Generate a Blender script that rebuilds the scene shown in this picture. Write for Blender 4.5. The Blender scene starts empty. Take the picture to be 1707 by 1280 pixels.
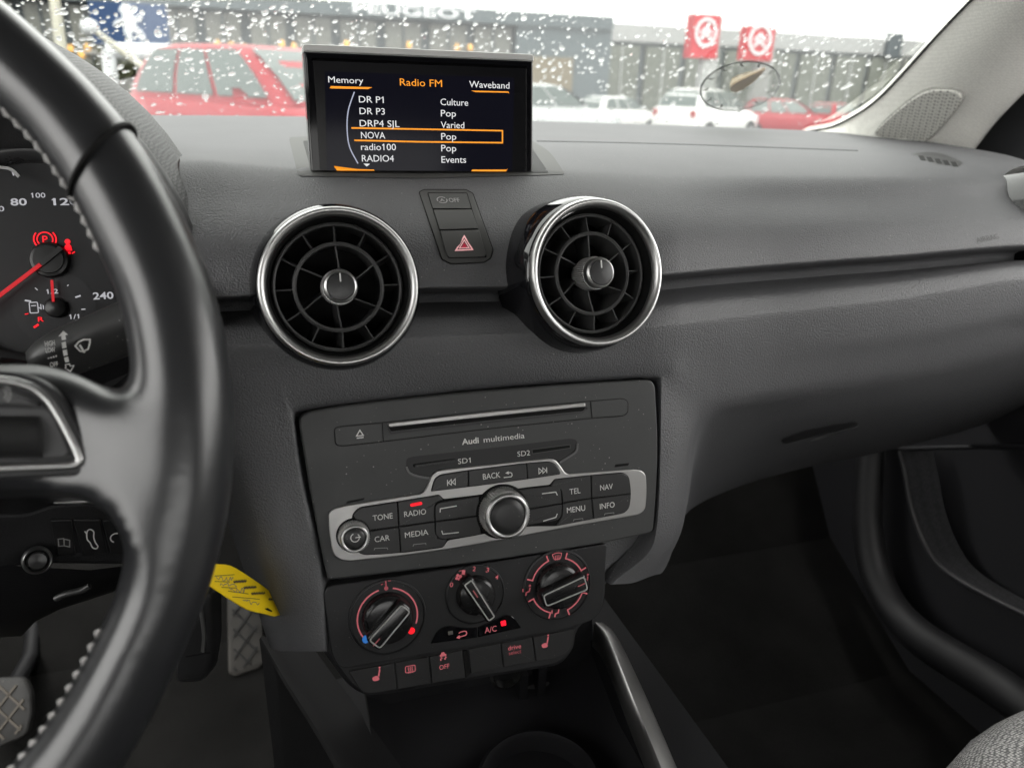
import bpy, bmesh, math, random
from mathutils import Vector, Matrix

random.seed(7)
SC = bpy.context.scene
COL = SC.collection
rad = math.radians
EYE = Vector((0, 0, 1.2))          # the camera's place; everything is measured from it

# ------------------------------------------------------------------ camera
FPX, CX, CY = 1250.0, 853.5, 640.0
_X = Vector((5000 - CX, -(271 - CY), -FPX)).normalized()
_h = Vector((0, -(140 - CY), -FPX))
_Z = _X.cross(_h).normalized()
_Y = _Z.cross(_X)
ROT = Matrix((_X, _Y, _Z))         # camera axes -> car axes (x right, y forward, z up)
cam_d = bpy.data.cameras.new('camera')
cam = bpy.data.objects.new('camera', cam_d)
COL.objects.link(cam)
cam.matrix_world = Matrix.Translation(EYE) @ ROT.to_4x4()
cam_d.sensor_width = 36
cam_d.lens = FPX * 36 / 1707
cam_d.clip_start = 0.02
cam_d.clip_end = 2000
cam_d.dof.use_dof = True
cam_d.dof.focus_distance = 0.47
cam_d.dof.aperture_fstop = 8.2
SC.camera = cam

# ------------------------------------------------------------------ light and exposure
EXPO = 3.2
SC.view_settings.view_transform = 'Standard'
SC.view_settings.look = 'None'
SC.view_settings.exposure = EXPO
SC.view_settings.gamma = 1
SC.view_settings.use_curve_mapping = False
EM = 1 / 2 ** EXPO                  # emission that shows as 1.0 on screen
world = bpy.data.worlds.new('World')
SC.world = world
world.use_nodes = True
wn = world.node_tree.nodes
wl = world.node_tree.links
wn.clear()
sky = wn.new('ShaderNodeTexSky')
sky.sky_type = 'NISHITA'
sky.sun_disc = False
sky.sun_elevation = rad(50)
sky.sun_rotation = rad(200)
sky.dust_density = 1
sky.air_density = 1
hs = wn.new('ShaderNodeHueSaturation')
hs.inputs['Saturation'].default_value = 0.12
# an even overcast: most of the sky is one pale cloud layer
cloud = wn.new('ShaderNodeMix')
cloud.data_type = 'RGBA'
cloud.inputs[0].default_value = 0.85
cloud.inputs[7].default_value = (4.3, 4.3, 4.25, 1)
wtint = wn.new('ShaderNodeMix')
wtint.data_type = 'RGBA'
wtint.blend_type = 'MULTIPLY'
wtint.inputs[0].default_value = 1.0
wtint.inputs[7].default_value = (1.0, 0.985, 0.96, 1)
bg = wn.new('ShaderNodeBackground')
bg.inputs['Strength'].default_value = 0.15
wo = wn.new('ShaderNodeOutputWorld')
wl.new(sky.outputs[0], hs.inputs['Color'])
wl.new(hs.outputs[0], cloud.inputs[6])
wl.new(cloud.outputs[2], wtint.inputs[6])
wl.new(wtint.outputs[2], bg.inputs['Color'])
wl.new(bg.outputs[0], wo.inputs['Surface'])
sun_d = bpy.data.lights.new('sun', 'SUN')
sun_d.energy = 0.5
sun_d.angle = rad(40)
sun_d.color = (1, 0.97, 0.92)
sun = bpy.data.objects.new('sun', sun_d)
COL.objects.link(sun)
_e, _r = rad(50), rad(200)
_sd = Vector((math.sin(_r) * math.cos(_e), math.cos(_r) * math.cos(_e), math.sin(_e)))
sun.rotation_euler = _sd.to_track_quat('Z', 'Y').to_euler()
SC.render.engine = 'CYCLES'
SC.cycles.use_denoising = True
SC.cycles.max_bounces = 10
SC.cycles.transparent_max_bounces = 16
SC.cycles.transmission_bounces = 8
SC.cycles.caustics_reflective = False
SC.cycles.caustics_refractive = False
SC.cycles.sample_clamp_indirect = 6

# ------------------------------------------------------------------ measuring helpers
def ray(px, py):
    return ROT @ Vector(((px - CX) / FPX, -(py - CY) / FPX, -1))

def onY(px, py, Y):
    d = ray(px, py)
    return EYE + d * (Y / d.y)

def onZ(px, py, Z):
    d = ray(px, py)
    return EYE + d * (Z / d.z)

def onX(px, py, X):
    d = ray(px, py)
    return EYE + d * (X / d.x)

class Frame:
    """a local plane: u right, v up, w out of the face"""
    def __init__(s, O, U, V):
        s.O = Vector(O); s.U = Vector(U).normalized(); s.V = Vector(V)
        s.V = (s.V - s.U * s.V.dot(s.U)).normalized()
        s.N = s.U.cross(s.V)
    def p(s, u, v, w=0.0):
        return s.O + s.U * u + s.V * v + s.N * w
    def px(s, x, y, w=0.0):
        d = ray(x, y)
        o = s.O + s.N * w
        t = (o - EYE).dot(s.N) / d.dot(s.N)
        q = EYE + d * t - s.O
        return (q.dot(s.U), q.dot(s.V))
    def pxs(s, pts, w=0.0):
        return [s.px(a, b, w) for a, b in pts]
    def mat(s):
        m = Matrix((s.U, s.V, s.N)).transposed().to_4x4()
        m.translation = s.O
        return m

def tilt_frame(O, tilt, yaw=0.0):
    t, b = rad(tilt), rad(yaw)
    N = Vector((math.sin(b) * math.cos(t), -math.cos(b) * math.cos(t), math.sin(t)))
    U = Vector((math.cos(b), math.sin(b), 0))
    return Frame(O, U, N.cross(U))

def three_frame(a, b, c):
    """a bottom left, b bottom right, c any point above"""
    return Frame(a, b - a, c - a)

# ------------------------------------------------------------------ outlines
def rounded(pts, r, n=5):
    """round the corners of a polygon; r a number or one per corner"""
    out = []
    m = len(pts)
    for i in range(m):
        p0, p1, p2 = Vector(pts[i - 1]), Vector(pts[i]), Vector(pts[(i + 1) % m])
        ri = r[i] if isinstance(r, (list, tuple)) else r
        a, b = (p0 - p1), (p2 - p1)
        la, lb = a.length, b.length
        if ri <= 0 or la < 1e-9 or lb < 1e-9:
            out.append(tuple(p1)); continue
        a /= la; b /= lb
        d = min(ri, la * .49, lb * .49)
        for k in range(n + 1):
            t = k / n
            q = (p1 + a * d) * (1 - t) ** 2 + p1 * 2 * t * (1 - t) + (p1 + b * d) * t * t
            out.append((q.x, q.y))
    return out

def rrect(cx, cy, w, h, r, n=5):
    w /= 2; h /= 2
    return rounded([(cx - w, cy - h), (cx + w, cy - h), (cx + w, cy + h), (cx - w, cy + h)], r, n)

def circle(cx, cy, r, n=48, ry=None, a0=0):
    ry = r if ry is None else ry
    return [(cx + r * math.cos(a0 + 2 * math.pi * k / n), cy + ry * math.sin(a0 + 2 * math.pi * k / n)) for k in range(n)]

def area2(p):
    return sum(p[i - 1][0] * p[i][1] - p[i][0] * p[i - 1][1] for i in range(len(p)))

def inset(pts, d):
    n = len(pts)
    out = []
    for i in range(n):
        p0, p1, p2 = Vector(pts[i - 1]), Vector(pts[i]), Vector(pts[(i + 1) % n])
        a, b = p1 - p0, p2 - p1
        if a.length < 1e-9: a = b
        if b.length < 1e-9: b = a
        na = Vector((-a.y, a.x)).normalized(); nb = Vector((-b.y, b.x)).normalized()
        m = na + nb
        if m.length < 1e-6: m = na
        m.normalize()
        c = max(.5, m.dot(na))
        q = p1 + m * d / c
        out.append((q.x, q.y))
    return out

def smoothline(pts, n=8, closed=False):
    """Catmull-Rom through 2-D or 3-D points"""
    P = [Vector(p) for p in pts]
    m = len(P)
    out = []
    rng = range(m if closed else m - 1)
    for i in rng:
        if closed:
            a, b, c, d = P[i - 1], P[i], P[(i + 1) % m], P[(i + 2) % m]
        else:
            b, c = P[i], P[i + 1]
            a = P[i - 1] if i else b * 2 - c
            d = P[i + 2] if i + 2 < m else c * 2 - b
        for k in range(n):
            t = k / n
            out.append(.5 * ((2 * b) + (c - a) * t + (2 * a - 5 * b + 4 * c - d) * t * t + (3 * b - a - 3 * c + d) * t ** 3))
    if not closed: out.append(P[-1])
    return out

def arc(cx, cy, r, a0, a1, n=20):
    return [(cx + r * math.cos(rad(a0 + (a1 - a0) * k / n)), cy + r * math.sin(rad(a0 + (a1 - a0) * k / n))) for k in range(n + 1)]

# ------------------------------------------------------------------ mesh builder
class MB:
    def __init__(s):
        s.v = []; s.f = []
    def add(s, vs, fs):
        o = len(s.v)
        s.v += [Vector(q) for q in vs]
        s.f += [tuple(i + o for i in f) for f in fs]
        return s
    def loft(s, rings, closed=True, cap0=False, cap1=False):
        n = len(rings[0]); vs = [q for r in rings for q in r]; fs = []
        for i in range(len(rings) - 1):
            for j in range(n if closed else n - 1):
                k = (j + 1) % n
                fs.append((i * n + j, i * n + k, (i + 1) * n + k, (i + 1) * n + j))
        if cap0: fs.append(tuple(reversed(range(n))))
        if cap1: fs.append(tuple((len(rings) - 1) * n + j for j in range(n)))
        return s.add(vs, fs)
    def prism(s, pts, F, w0, w1, bev=0.0, back=True):
        """a plate with its face at w1, the face's edge rounded by bev"""
        pts = list(pts)
        if area2(pts) < 0: pts.reverse()
        steps = [(0, w0), (0, w1)] if bev <= 0 else [(0, w0), (0, w1 - bev), (bev * .3, w1 - bev * .3), (bev, w1)]
        rings = []
        for d, w in steps:
            q = inset(pts, d) if d else pts
            rings.append([F.p(a, b, w) for a, b in q])
        return s.loft(rings, True, back, True)
    def flat(s, pts, F, w):
        pts = list(pts)
        if area2(pts) < 0: pts.reverse()
        return s.add([F.p(a, b, w) for a, b in pts], [tuple(range(len(pts)))])
    def band(s, outer, inner, F, w0, w1=None):
        """flat or raised ring between two outlines with the same count"""
        n = len(outer)
        R = [[F.p(a, b, w0) for a, b in outer]]
        if w1 is not None:
            R = [R[0], [F.p(a, b, w1) for a, b in outer], [F.p(a, b, w1) for a, b in inner], [F.p(a, b, w0) for a, b in inner]]
        else:
            R.append([F.p(a, b, w0) for a, b in inner])
        return s.loft(R)
    def lathe(s, prof, F, cx=0, cy=0, n=64, cap0=False, cap1=False):
        rings = [[F.p(cx + r * math.cos(2 * math.pi * k / n), cy + r * math.sin(2 * math.pi * k / n), w) for k in range(n)] for r, w in prof]
        return s.loft(rings, True, cap0, cap1)
    def stroke(s, pts, wd, F, w, closed=False, h=0.0):
        """a line of even width lying on the face"""
        P = [Vector(p[:2]) for p in pts]
        m = len(P); L = []; Rr = []
        for i in range(m):
            if closed: a, b = P[i - 1], P[(i + 1) % m]
            else: a, b = P[max(0, i - 1)], P[min(m - 1, i + 1)]
            t1 = (P[i] - a); t2 = (b - P[i])
            if t1.length < 1e-9: t1 = t2
            if t2.length < 1e-9: t2 = t1
            n1 = Vector((-t1.y, t1.x)).normalized(); n2 = Vector((-t2.y, t2.x)).normalized()
            mm = n1 + n2
            mm = n1 if mm.length < 1e-6 else mm.normalized()
            k = wd / 2 / max(.5, mm.dot(n1))
            L.append(P[i] - mm * k); Rr.append(P[i] + mm * k)
        if h <= 0:
            vs = [F.p(q.x, q.y, w) for q in L] + [F.p(q.x, q.y, w) for q in Rr]
            fs = [(i, (i + 1) % m, m + (i + 1) % m, m + i) for i in range(m if closed else m - 1)]
            return s.add(vs, fs)
        rings = [[F.p(l.x, l.y, w), F.p(r.x, r.y, w), F.p(r.x, r.y, w + h), F.p(l.x, l.y, w + h)] for l, r in zip(L, Rr)]
        if closed: rings.append(rings[0])
        return s.loft(rings, True, not closed, not closed)
    def tube(s, path, r, n=12, closed=False, caps=True):
        P = [Vector(p) for p in path]; m = len(P); rings = []
        up = None
        for i in range(m):
            t = (P[(i + 1) % m] - P[i - 1]) if closed else (P[min(m - 1, i + 1)] - P[max(0, i - 1)])
            t.normalize()
            if up is None:
                up = Vector((0, 0, 1)) if abs(t.z) < .9 else Vector((1, 0, 0))
            up = (up - t * up.dot(t)).normalized()
            sd = t.cross(up)
            ri = r[i] if isinstance(r, (list, tuple)) else r
            rings.append([P[i] + (up * math.cos(2 * math.pi * k / n) + sd * math.sin(2 * math.pi * k / n)) * ri for k in range(n)])
        if closed: rings.append(rings[0])
        return s.loft(rings, True, caps and not closed, caps and not closed)
    def box(s, c, d, M=None):
        c = Vector(c); x, y, z = (q / 2 for q in d)
        vs = [c + Vector((a * x, b * y, e * z)) for a in (-1, 1) for b in (-1, 1) for e in (-1, 1)]
        if M is not None: vs = [M @ q for q in vs]
        return s.add(vs, [(0, 1, 3, 2), (4, 6, 7, 5), (0, 4, 5, 1), (2, 3, 7, 6), (0, 2, 6, 4), (1, 5, 7, 3)])
    def grid(s, rows):
        return s.loft(rows, closed=False)
    def xform(s, M):
        s.v = [M @ q for q in s.v]
        return s
    def build(s, name, mat, parent=None, smooth=21, label=None):
        me = bpy.data.meshes.new(name)
        off = Vector((0, 0, 0))
        inv = None
        if parent is not None:
            r = parent
            while r.parent: r = r.parent
            inv = r.matrix_basis.inverted()
        vs = [inv @ q for q in s.v] if inv else s.v
        me.from_pydata([tuple(q) for q in vs], [], s.f)
        bm = bmesh.new(); bm.from_mesh(me)
        bmesh.ops.remove_doubles(bm, verts=bm.verts, dist=1e-7)
        bmesh.ops.recalc_face_normals(bm, faces=bm.faces)
        bm.to_mesh(me); bm.free()
        for p in me.polygons: p.use_smooth = True
        if smooth is not None: me.set_sharp_from_angle(angle=rad(smooth))
        for m in (mat if isinstance(mat, (list, tuple)) else [mat]): me.materials.append(m)
        o = bpy.data.objects.new(name, me)
        COL.objects.link(o)
        if parent is not None: o.parent = parent
        if label: o['label'] = label
        return o

def tag(o, label, cat, group=None, kind=None):
    if label: o['label'] = label
    if cat: o['category'] = cat
    if group: o['group'] = group
    if kind: o['kind'] = kind
    return o

def thing(name, label, cat, loc=(0, 0, 0), group=None, M=None):
    o = bpy.data.objects.new(name, None)
    COL.objects.link(o)
    o.empty_display_size = .02
    o.matrix_basis = M if M is not None else Matrix.Translation(Vector(loc))
    return tag(o, label, cat, group)

def copy_tree(o, parent=None):
    c = o.copy(); COL.objects.link(c)
    if parent is not None: c.parent = parent
    for ch in list(o.children): copy_tree(ch, c)
    return c

def text_mb(F, s, c, width=None, height=None, w=0.0, bold=0.0, rot=0.0, mb=None, shear=0.0):
    """lettering as flat shapes on the face; c centre (u,v), width and cap height in metres"""
    cu = bpy.data.curves.new('t', 'FONT')
    cu.body = s; cu.size = 1; cu.resolution_u = 3; cu.offset = bold; cu.shear = shear
    ob = bpy.data.objects.new('t', cu)
    me = bpy.data.meshes.new_from_object(ob)
    vs = [q.co.copy() for q in me.vertices]
    fs = [tuple(p.vertices) for p in me.polygons]
    bpy.data.objects.remove(ob); bpy.data.curves.remove(cu); bpy.data.meshes.remove(me)
    x0 = min(q.x for q in vs); x1 = max(q.x for q in vs)
    caph = 0.73
    for i, ch in enumerate(s):
        if ch == '1':                # give the plain stroke of the digit its flag
            xs = []
            for pre in (s[:i + 1],):
                c2 = bpy.data.curves.new('t', 'FONT'); c2.body = pre; c2.size = 1; c2.offset = bold
                o2 = bpy.data.objects.new('t', c2); m2 = bpy.data.meshes.new_from_object(o2)
                xs.append(max(q.co.x for q in m2.vertices))
                bpy.data.objects.remove(o2); bpy.data.curves.remove(c2); bpy.data.meshes.remove(m2)
            xr = xs[0]; k0 = len(vs); yt = max(q.y for q in vs if q.x <= xr + .01 and q.x > xr - .2)
            vs += [Vector((xr - .07, yt, 0)), Vector((xr - .21, yt - .13, 0)), Vector((xr - .21, yt - .23, 0)), Vector((xr - .07, yt - .12, 0))]
            fs.append((k0, k0 + 1, k0 + 2, k0 + 3))
    sy = height / caph if height else None
    sx = width / (x1 - x0) if width else sy
    if sy is None: sy = sx
    ca, sa = math.cos(rad(rot)), math.sin(rad(rot))
    mb = mb or MB()
    out = []
    for q in vs:
        u = (q.x - (x0 + x1) / 2) * sx; v = (q.y - caph / 2) * sy
        out.append(F.p(c[0] + u * ca - v * sa, c[1] + u * sa + v * ca, w))
    return mb.add(out, fs)

def text_px(F, s, px, py, wpx, hpx, w=0.0, bold=0.0, rot=0.0, mb=None):
    """lettering measured on the photograph: centre, width and cap height in its pixels"""
    c = F.px(px, py, w)
    a = F.px(px - wpx / 2, py + .12 * wpx / 2, w); b = F.px(px + wpx / 2, py - .12 * wpx / 2, w)
    t = F.px(px, py - hpx / 2, w); d = F.px(px, py + hpx / 2, w)
    return text_mb(F, s, c, abs(b[0] - a[0]), abs(t[1] - d[1]), w, bold, rot, mb)

# ------------------------------------------------------------------ materials
def M(name, col, rough=.5, metal=0.0, spec=.5, grain=None, mottle=0.0, dust=0.0, emit=None, es=1.0,
      rvar=0.0, coat=0.0, weave=None, trans=0.0, ior=1.45, sheen=0.0, brushed=None):
    m = bpy.data.materials.new(name)
    m.use_nodes = True
    nt = m.node_tree; n = nt.nodes; l = nt.links
    b = n['Principled BSDF']
    b.inputs['Base Color'].default_value = (*col, 1)
    b.inputs['Roughness'].default_value = rough
    b.inputs['Metallic'].default_value = metal
    b.inputs['Specular IOR Level'].default_value = spec
    b.inputs['IOR'].default_value = ior
    b.inputs['Transmission Weight'].default_value = trans
    b.inputs['Coat Weight'].default_value = coat
    b.inputs['Coat Roughness'].default_value = .08
    if sheen: b.inputs['Sheen Weight'].default_value = sheen
    if emit:
        b.inputs['Emission Color'].default_value = (*emit, 1)
        b.inputs['Emission Strength'].default_value = es * EM
    if not (grain or mottle or dust or rvar or weave or brushed): return m
    tc = n.new('ShaderNodeTexCoord')
    src = tc.outputs['Object']
    colsock = None
    def noise(scale, detail=4, rgh=.6, vec=src):
        t = n.new('ShaderNodeTexNoise')
        t.inputs['Scale'].default_value = scale; t.inputs['Detail'].default_value = detail
        t.inputs['Roughness'].default_value = rgh
        l.new(vec, t.inputs['Vector'])
        return t.outputs['Fac']
    def maprange(x, a0, a1, b0, b1):
        t = n.new('ShaderNodeMapRange')
        t.inputs[1].default_value = a0; t.inputs[2].default_value = a1
        t.inputs[3].default_value = b0; t.inputs[4].default_value = b1
        l.new(x, t.inputs[0])
        return t.outputs[0]
    def mixcol(fac, a, bc):
        t = n.new('ShaderNodeMix'); t.data_type = 'RGBA'
        l.new(fac, t.inputs[0])
        if isinstance(a, tuple): t.inputs[6].default_value = (*a, 1)
        else: l.new(a, t.inputs[6])
        t.inputs[7].default_value = (*bc, 1)
        return t.outputs[2]
    if mottle:
        f = maprange(noise(14, 6), .3, .7, 0, 1)
        colsock = mixcol(f, tuple(c * (1 - mottle) for c in col), tuple(c * (1 + mottle) for c in col))
    if weave:
        # woven cloth: small raised knots of thread with dark gaps
        sc_, dark = weave
        t = n.new('ShaderNodeTexVoronoi'); t.inputs['Scale'].default_value = sc_; t.inputs['Randomness'].default_value = .38
        l.new(src, t.inputs['Vector'])
        f = maprange(t.outputs['Distance'], .25, .62, 0, 1)
        colsock = mixcol(f, col, dark)
        bp = n.new('ShaderNodeBump'); bp.inputs['Strength'].default_value = .5; bp.inputs['Distance'].default_value = .0005
        bp.invert = True
        l.new(t.outputs['Distance'], bp.inputs['Height']); l.new(bp.outputs[0], b.inputs['Normal'])
    if dust:
        v = n.new('ShaderNodeTexVoronoi'); v.inputs['Scale'].default_value = 260
        v.inputs['Randomness'].default_value = 1
        l.new(src, v.inputs['Vector'])
        d1 = maprange(v.outputs['Distance'], .06, .12, 1, 0)
        d2 = maprange(noise(70, 3), .46, .62, 0, 1)
        mu = n.new('ShaderNodeMath'); mu.operation = 'MULTIPLY'
        l.new(d1, mu.inputs[0]); l.new(d2, mu.inputs[1])
        mu2 = n.new('ShaderNodeMath'); mu2.operation = 'MULTIPLY'; mu2.inputs[1].default_value = dust
        l.new(mu.outputs[0], mu2.inputs[0])
        colsock = mixcol(mu2.outputs[0], colsock if colsock else col, (.55, .53, .5))
    if colsock: l.new(colsock, b.inputs['Base Color'])
    if rvar:
        f = maprange(noise(35, 6, .65), .3, .7, max(.02, rough - rvar), rough + rvar)
        l.new(f, b.inputs['Roughness'])
    if brushed:
        mp = n.new('ShaderNodeMapping'); mp.inputs['Scale'].default_value = brushed
        l.new(src, mp.inputs['Vector'])
        f = noise(1, 2, .5, mp.outputs[0])
        bp = n.new('ShaderNodeBump'); bp.inputs['Strength'].default_value = .25; bp.inputs['Distance'].default_value = .0003
        l.new(f, bp.inputs['Height']); l.new(bp.outputs[0], b.inputs['Normal'])
    if grain:
        sc_, st = grain
        nz = n.new('ShaderNodeTexNoise'); nz.inputs['Scale'].default_value = sc_ * .6
        nz.inputs['Detail'].default_value = 2
        l.new(src, nz.inputs['Vector'])
        ad = n.new('ShaderNodeMix'); ad.data_type = 'VECTOR'; ad.inputs[0].default_value = .0016
        l.new(src, ad.inputs[4]); l.new(nz.outputs['Color'], ad.inputs[5])
        v = n.new('ShaderNodeTexVoronoi'); v.feature = 'SMOOTH_F1'; v.inputs['Smoothness'].default_value = .4
        v.inputs['Scale'].default_value = sc_
        l.new(ad.outputs[1], v.inputs['Vector'])
        bp = n.new('ShaderNodeBump'); bp.inputs['Strength'].default_value = st; bp.inputs['Distance'].default_value = .35 / sc_
        bp.invert = True
        l.new(v.outputs['Distance'], bp.inputs['Height']); l.new(bp.outputs[0], b.inputs['Normal'])
    return m

def glass_mat(name, tint, gloss=.06):
    """thin window glass: mostly clear, with a faint reflection"""
    m = bpy.data.materials.new(name); m.use_nodes = True
    n = m.node_tree.nodes; l = m.node_tree.links; n.clear()
    t = n.new('ShaderNodeBsdfTransparent'); t.inputs[0].default_value = (*tint, 1)
    g = n.new('ShaderNodeBsdfGlossy'); g.inputs['Roughness'].default_value = .02
    fr = n.new('ShaderNodeFresnel'); fr.inputs[0].default_value = 1.3
    mu = n.new('ShaderNodeMath'); mu.operation = 'MULTIPLY'; mu.inputs[1].default_value = gloss / .06 * .6
    mx = n.new('ShaderNodeMixShader'); o = n.new('ShaderNodeOutputMaterial')
    l.new(fr.outputs[0], mu.inputs[0]); l.new(mu.outputs[0], mx.inputs[0])
    l.new(t.outputs[0], mx.inputs[1]); l.new(g.outputs[0], mx.inputs[2]); l.new(mx.outputs[0], o.inputs[0])
    return m

LEATHER = M('dash_leather', (.084, .084, .088), .62, spec=.35, grain=(980, .85), mottle=.05, rvar=.06, dust=.28)
SOFT = M('smooth_black_plastic', (.028, .028, .029), .5, spec=.45, grain=(1500, .25), rvar=.05)
PANEL = M('matt_black_panel', (.040, .041, .041), .50, spec=.5, dust=.5, rvar=.08, grain=(2600, .15))
KEYS = M('black_button', (.024, .024, .0245), .38, spec=.5, dust=.22, rvar=.08)
SWITCH = M('grey_switch', (.055, .055, .053), .55, spec=.4, grain=(2600, .1))
EMBOSS_SHADE = M('emboss_shade', (.03, .03, .03), .5)  # dark tone stands in for the shadow in embossed letters
GLOSS = M('gloss_black', (.006, .006, .007), .06, spec=.6, dust=.12, rvar=.03)
PIT = M('black_pit', (.004, .004, .004), .7, spec=.2)
VANE = M('vent_plastic', (.045, .045, .045), .45, spec=.4)
CHROME = M('satin_chrome', (.50, .50, .495), .36, metal=1)
ALU = M('aluminium_trim', (.38, .375, .37), .40, metal=1, rvar=.07, brushed=(60, 1500, 1500), dust=.1)
KNURL = M('knurled_metal', (.80, .79, .78), .45, metal=.85)
WHEEL = M('wheel_leather', (.017, .0175, .019), .30, spec=.75, grain=(1400, .10), rvar=.025)
THREAD = M('grey_thread', (.42, .41, .40), .8)
WHITE = M('printed_white', (.62, .62, .60), .6)
PRINTDIM = M('printed_grey', (.26, .26, .255), .6)
PRINTDARK = M('printed_dark', (.02, .02, .02), .6)
PLASTIC = M('dark_trim_plastic', (.010, .010, .011), .55, spec=.35, grain=(900, .3))
CARPET = M('carpet', (.0095, .0093, .009), .95, spec=.1, grain=(700, 1.0), mottle=.3)
PILLAR = M('pillar_fabric_grey', (.86, .85, .80), .85, spec=.15, weave=(420, (.74, .73, .685)))
HEADLINER = M('headliner_grey', (.55, .54, .52), .9, spec=.1)
SEAT = M('seat_cloth', (.62, .61, .595), .9, spec=.1, weave=(520, (.16, .16, .16)))
HOODCLOTH = M('hood_weave', (.085, .085, .085), .6, weave=(640, (.010, .010, .010)))
YELLOW = M('yellow_tag_plastic', (.85, .60, .012), .3, spec=.4)
def soften(m, f0, f90, rough):
    """grained plastic: even at a low angle it never turns into a mirror"""
    n = m.node_tree.nodes; l = m.node_tree.links
    b = n['Principled BSDF']; o = n['Material Output']
    d = n.new('ShaderNodeBsdfDiffuse'); g = n.new('ShaderNodeBsdfGlossy'); g.inputs['Roughness'].default_value = rough
    g.inputs['Color'].default_value = (1, 1, 1, 1)
    if b.inputs['Base Color'].is_linked: l.new(b.inputs['Base Color'].links[0].from_socket, d.inputs['Color'])
    else: d.inputs['Color'].default_value = b.inputs['Base Color'].default_value
    if b.inputs['Normal'].is_linked:
        s_ = b.inputs['Normal'].links[0].from_socket
        l.new(s_, d.inputs['Normal']); l.new(s_, g.inputs['Normal'])
    lw = n.new('ShaderNodeLayerWeight'); lw.inputs['Blend'].default_value = .5
    pw = n.new('ShaderNodeMath'); pw.operation = 'POWER'; pw.inputs[1].default_value = 4
    l.new(lw.outputs['Facing'], pw.inputs[0])
    mr = n.new('ShaderNodeMapRange'); mr.inputs[3].default_value = f0; mr.inputs[4].default_value = f90
    l.new(pw.outputs[0], mr.inputs[0])
    mx = n.new('ShaderNodeMixShader')
    l.new(mr.outputs[0], mx.inputs[0]); l.new(d.outputs[0], mx.inputs[1]); l.new(g.outputs[0], mx.inputs[2])
    l.new(mx.outputs[0], o.inputs['Surface'])
soften(LEATHER, .04, .09, .45)
soften(SWITCH, .03, .10, .5)
def glow(name, c, s): return M(name, tuple(x * .3 for x in c), .5, emit=c, es=s)
AMBER = glow('screen_amber', (1, .34, .015), .9)
SCREENTEXT = glow('screen_text', (.80, .80, .82), .85)
SCREENBLUE = glow('screen_arc', (.55, .58, .75), .6)
REDLIT = glow('backlit_pink', (.55, .13, .15), .62)
REDDIM = glow('backlit_dim', (.48, .10, .12), .40)
REDON = glow('red_lamp', (1, .008, .02), 1.1)
REDNEEDLE = glow('red_needle', (.75, .01, .02), .6)
BLUEDOT = glow('blue_dot', (.03, .16, .48), .8)
DIALWHITE = glow('dial_white', (.62, .62, .66), .6)

# ================================================================== OUTSIDE SETTING
ASPHALT = M('wet_asphalt', (.07, .07, .07), .45, mottle=.3)
m = MB()
rows = []
for Y in [-30, -6, 0, 9, 14, 25, 40, 60, 90, 200, 900]:
    z = -.03 * max(0, min(Y, 60) - 9)
    rows.append([Vector((x, Y, z)) for x in (-900, -60, -20, 0, 20, 60, 900)])
tag(m.grid(rows).build('ground', ASPHALT), None, None, kind='structure')

# ================================================================== WINDSCREEN SURFACE
WS = rad(27.5)
def ws_base(x): return 1.085 - .17 * ((x - .14) / .58) ** 2
def ws_pt(x, s, off=0.0):
    q = Vector((x, ws_base(x) - s * math.cos(WS), -.058 + s * math.sin(WS))) + EYE
    n = Vector((0, math.sin(WS), math.cos(WS)))
    return q + n * off
def onglass(px, py, off=0.0):
    d = ray(px, py); lo, hi = .3, 2.2
    def g(t):
        q = d * t
        s = (ws_base(q.x) - q.y)
        return q.z - (-.058 + s * math.tan(WS))          # below the glass: negative
    lo = .25
    for _ in range(60):
        t = (lo + hi) / 2
        if g(t) < 0: lo = t
        else: hi = t
    n = Vector((0, math.sin(WS), math.cos(WS)))
    return EYE + d * lo + n * off

# ================================================================== DASHBOARD
RADIO_O = EYE + ray(840, 850) * .46
RF = tilt_frame(RADIO_O, 17)
def Yp(px, py, w=0.0):
    u, v = RF.px(px, py, w)
    return (RF.p(u, v, w) - EYE).y
def lerp(tab, x):
    if x <= tab[0][0]: return tab[0][1]
    for (a, b), (c, d) in zip(tab, tab[1:]):
        if x <= c: return b + (d - b) * (x - a) / (c - a)
    return tab[-1][1]
T = {
 'r3y': [(345, 268), (480, 280), (930, 284), (1100, 290), (1690, 296)],
 'lip': [(345, 497), (420, 493), (560, 488), (720, 480), (860, 478), (930, 470), (1000, 466), (1095, 460), (1200, 450), (1300, 442), (1400, 434), (1500, 427), (1600, 418), (1690, 411)],
 'lipY': [(345, .420), (560, .412), (1095, .412), (1125, .414), (1150, .417), (1175, .420), (1200, .423), (1250, .428), (1300, .431), (1690, .436)],
 'crease': [(345, 574), (560, 566), (860, 553), (1095, 540), (1200, 528), (1300, 517), (1400, 506), (1500, 494), (1600, 478), (1690, 463)],
 'mid': [(345, 625), (560, 620), (860, 606), (1095, 594), (1200, 585), (1300, 575), (1400, 565), (1500, 553), (1600, 537), (1690, 518)],
 'top': [(300, 700), (490, 690), (520, 682.5), (820, 649), (1060, 633), (1095, 634)],
}
cols = [300, 345, 385, 425, 462, 486, 500, 570, 640, 720, 790, 860, 930, 1000, 1060, 1084, 1102, 1125, 1150, 1175, 1200, 1250, 1300, 1400, 1500, 1600, 1690, 1760]
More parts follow.
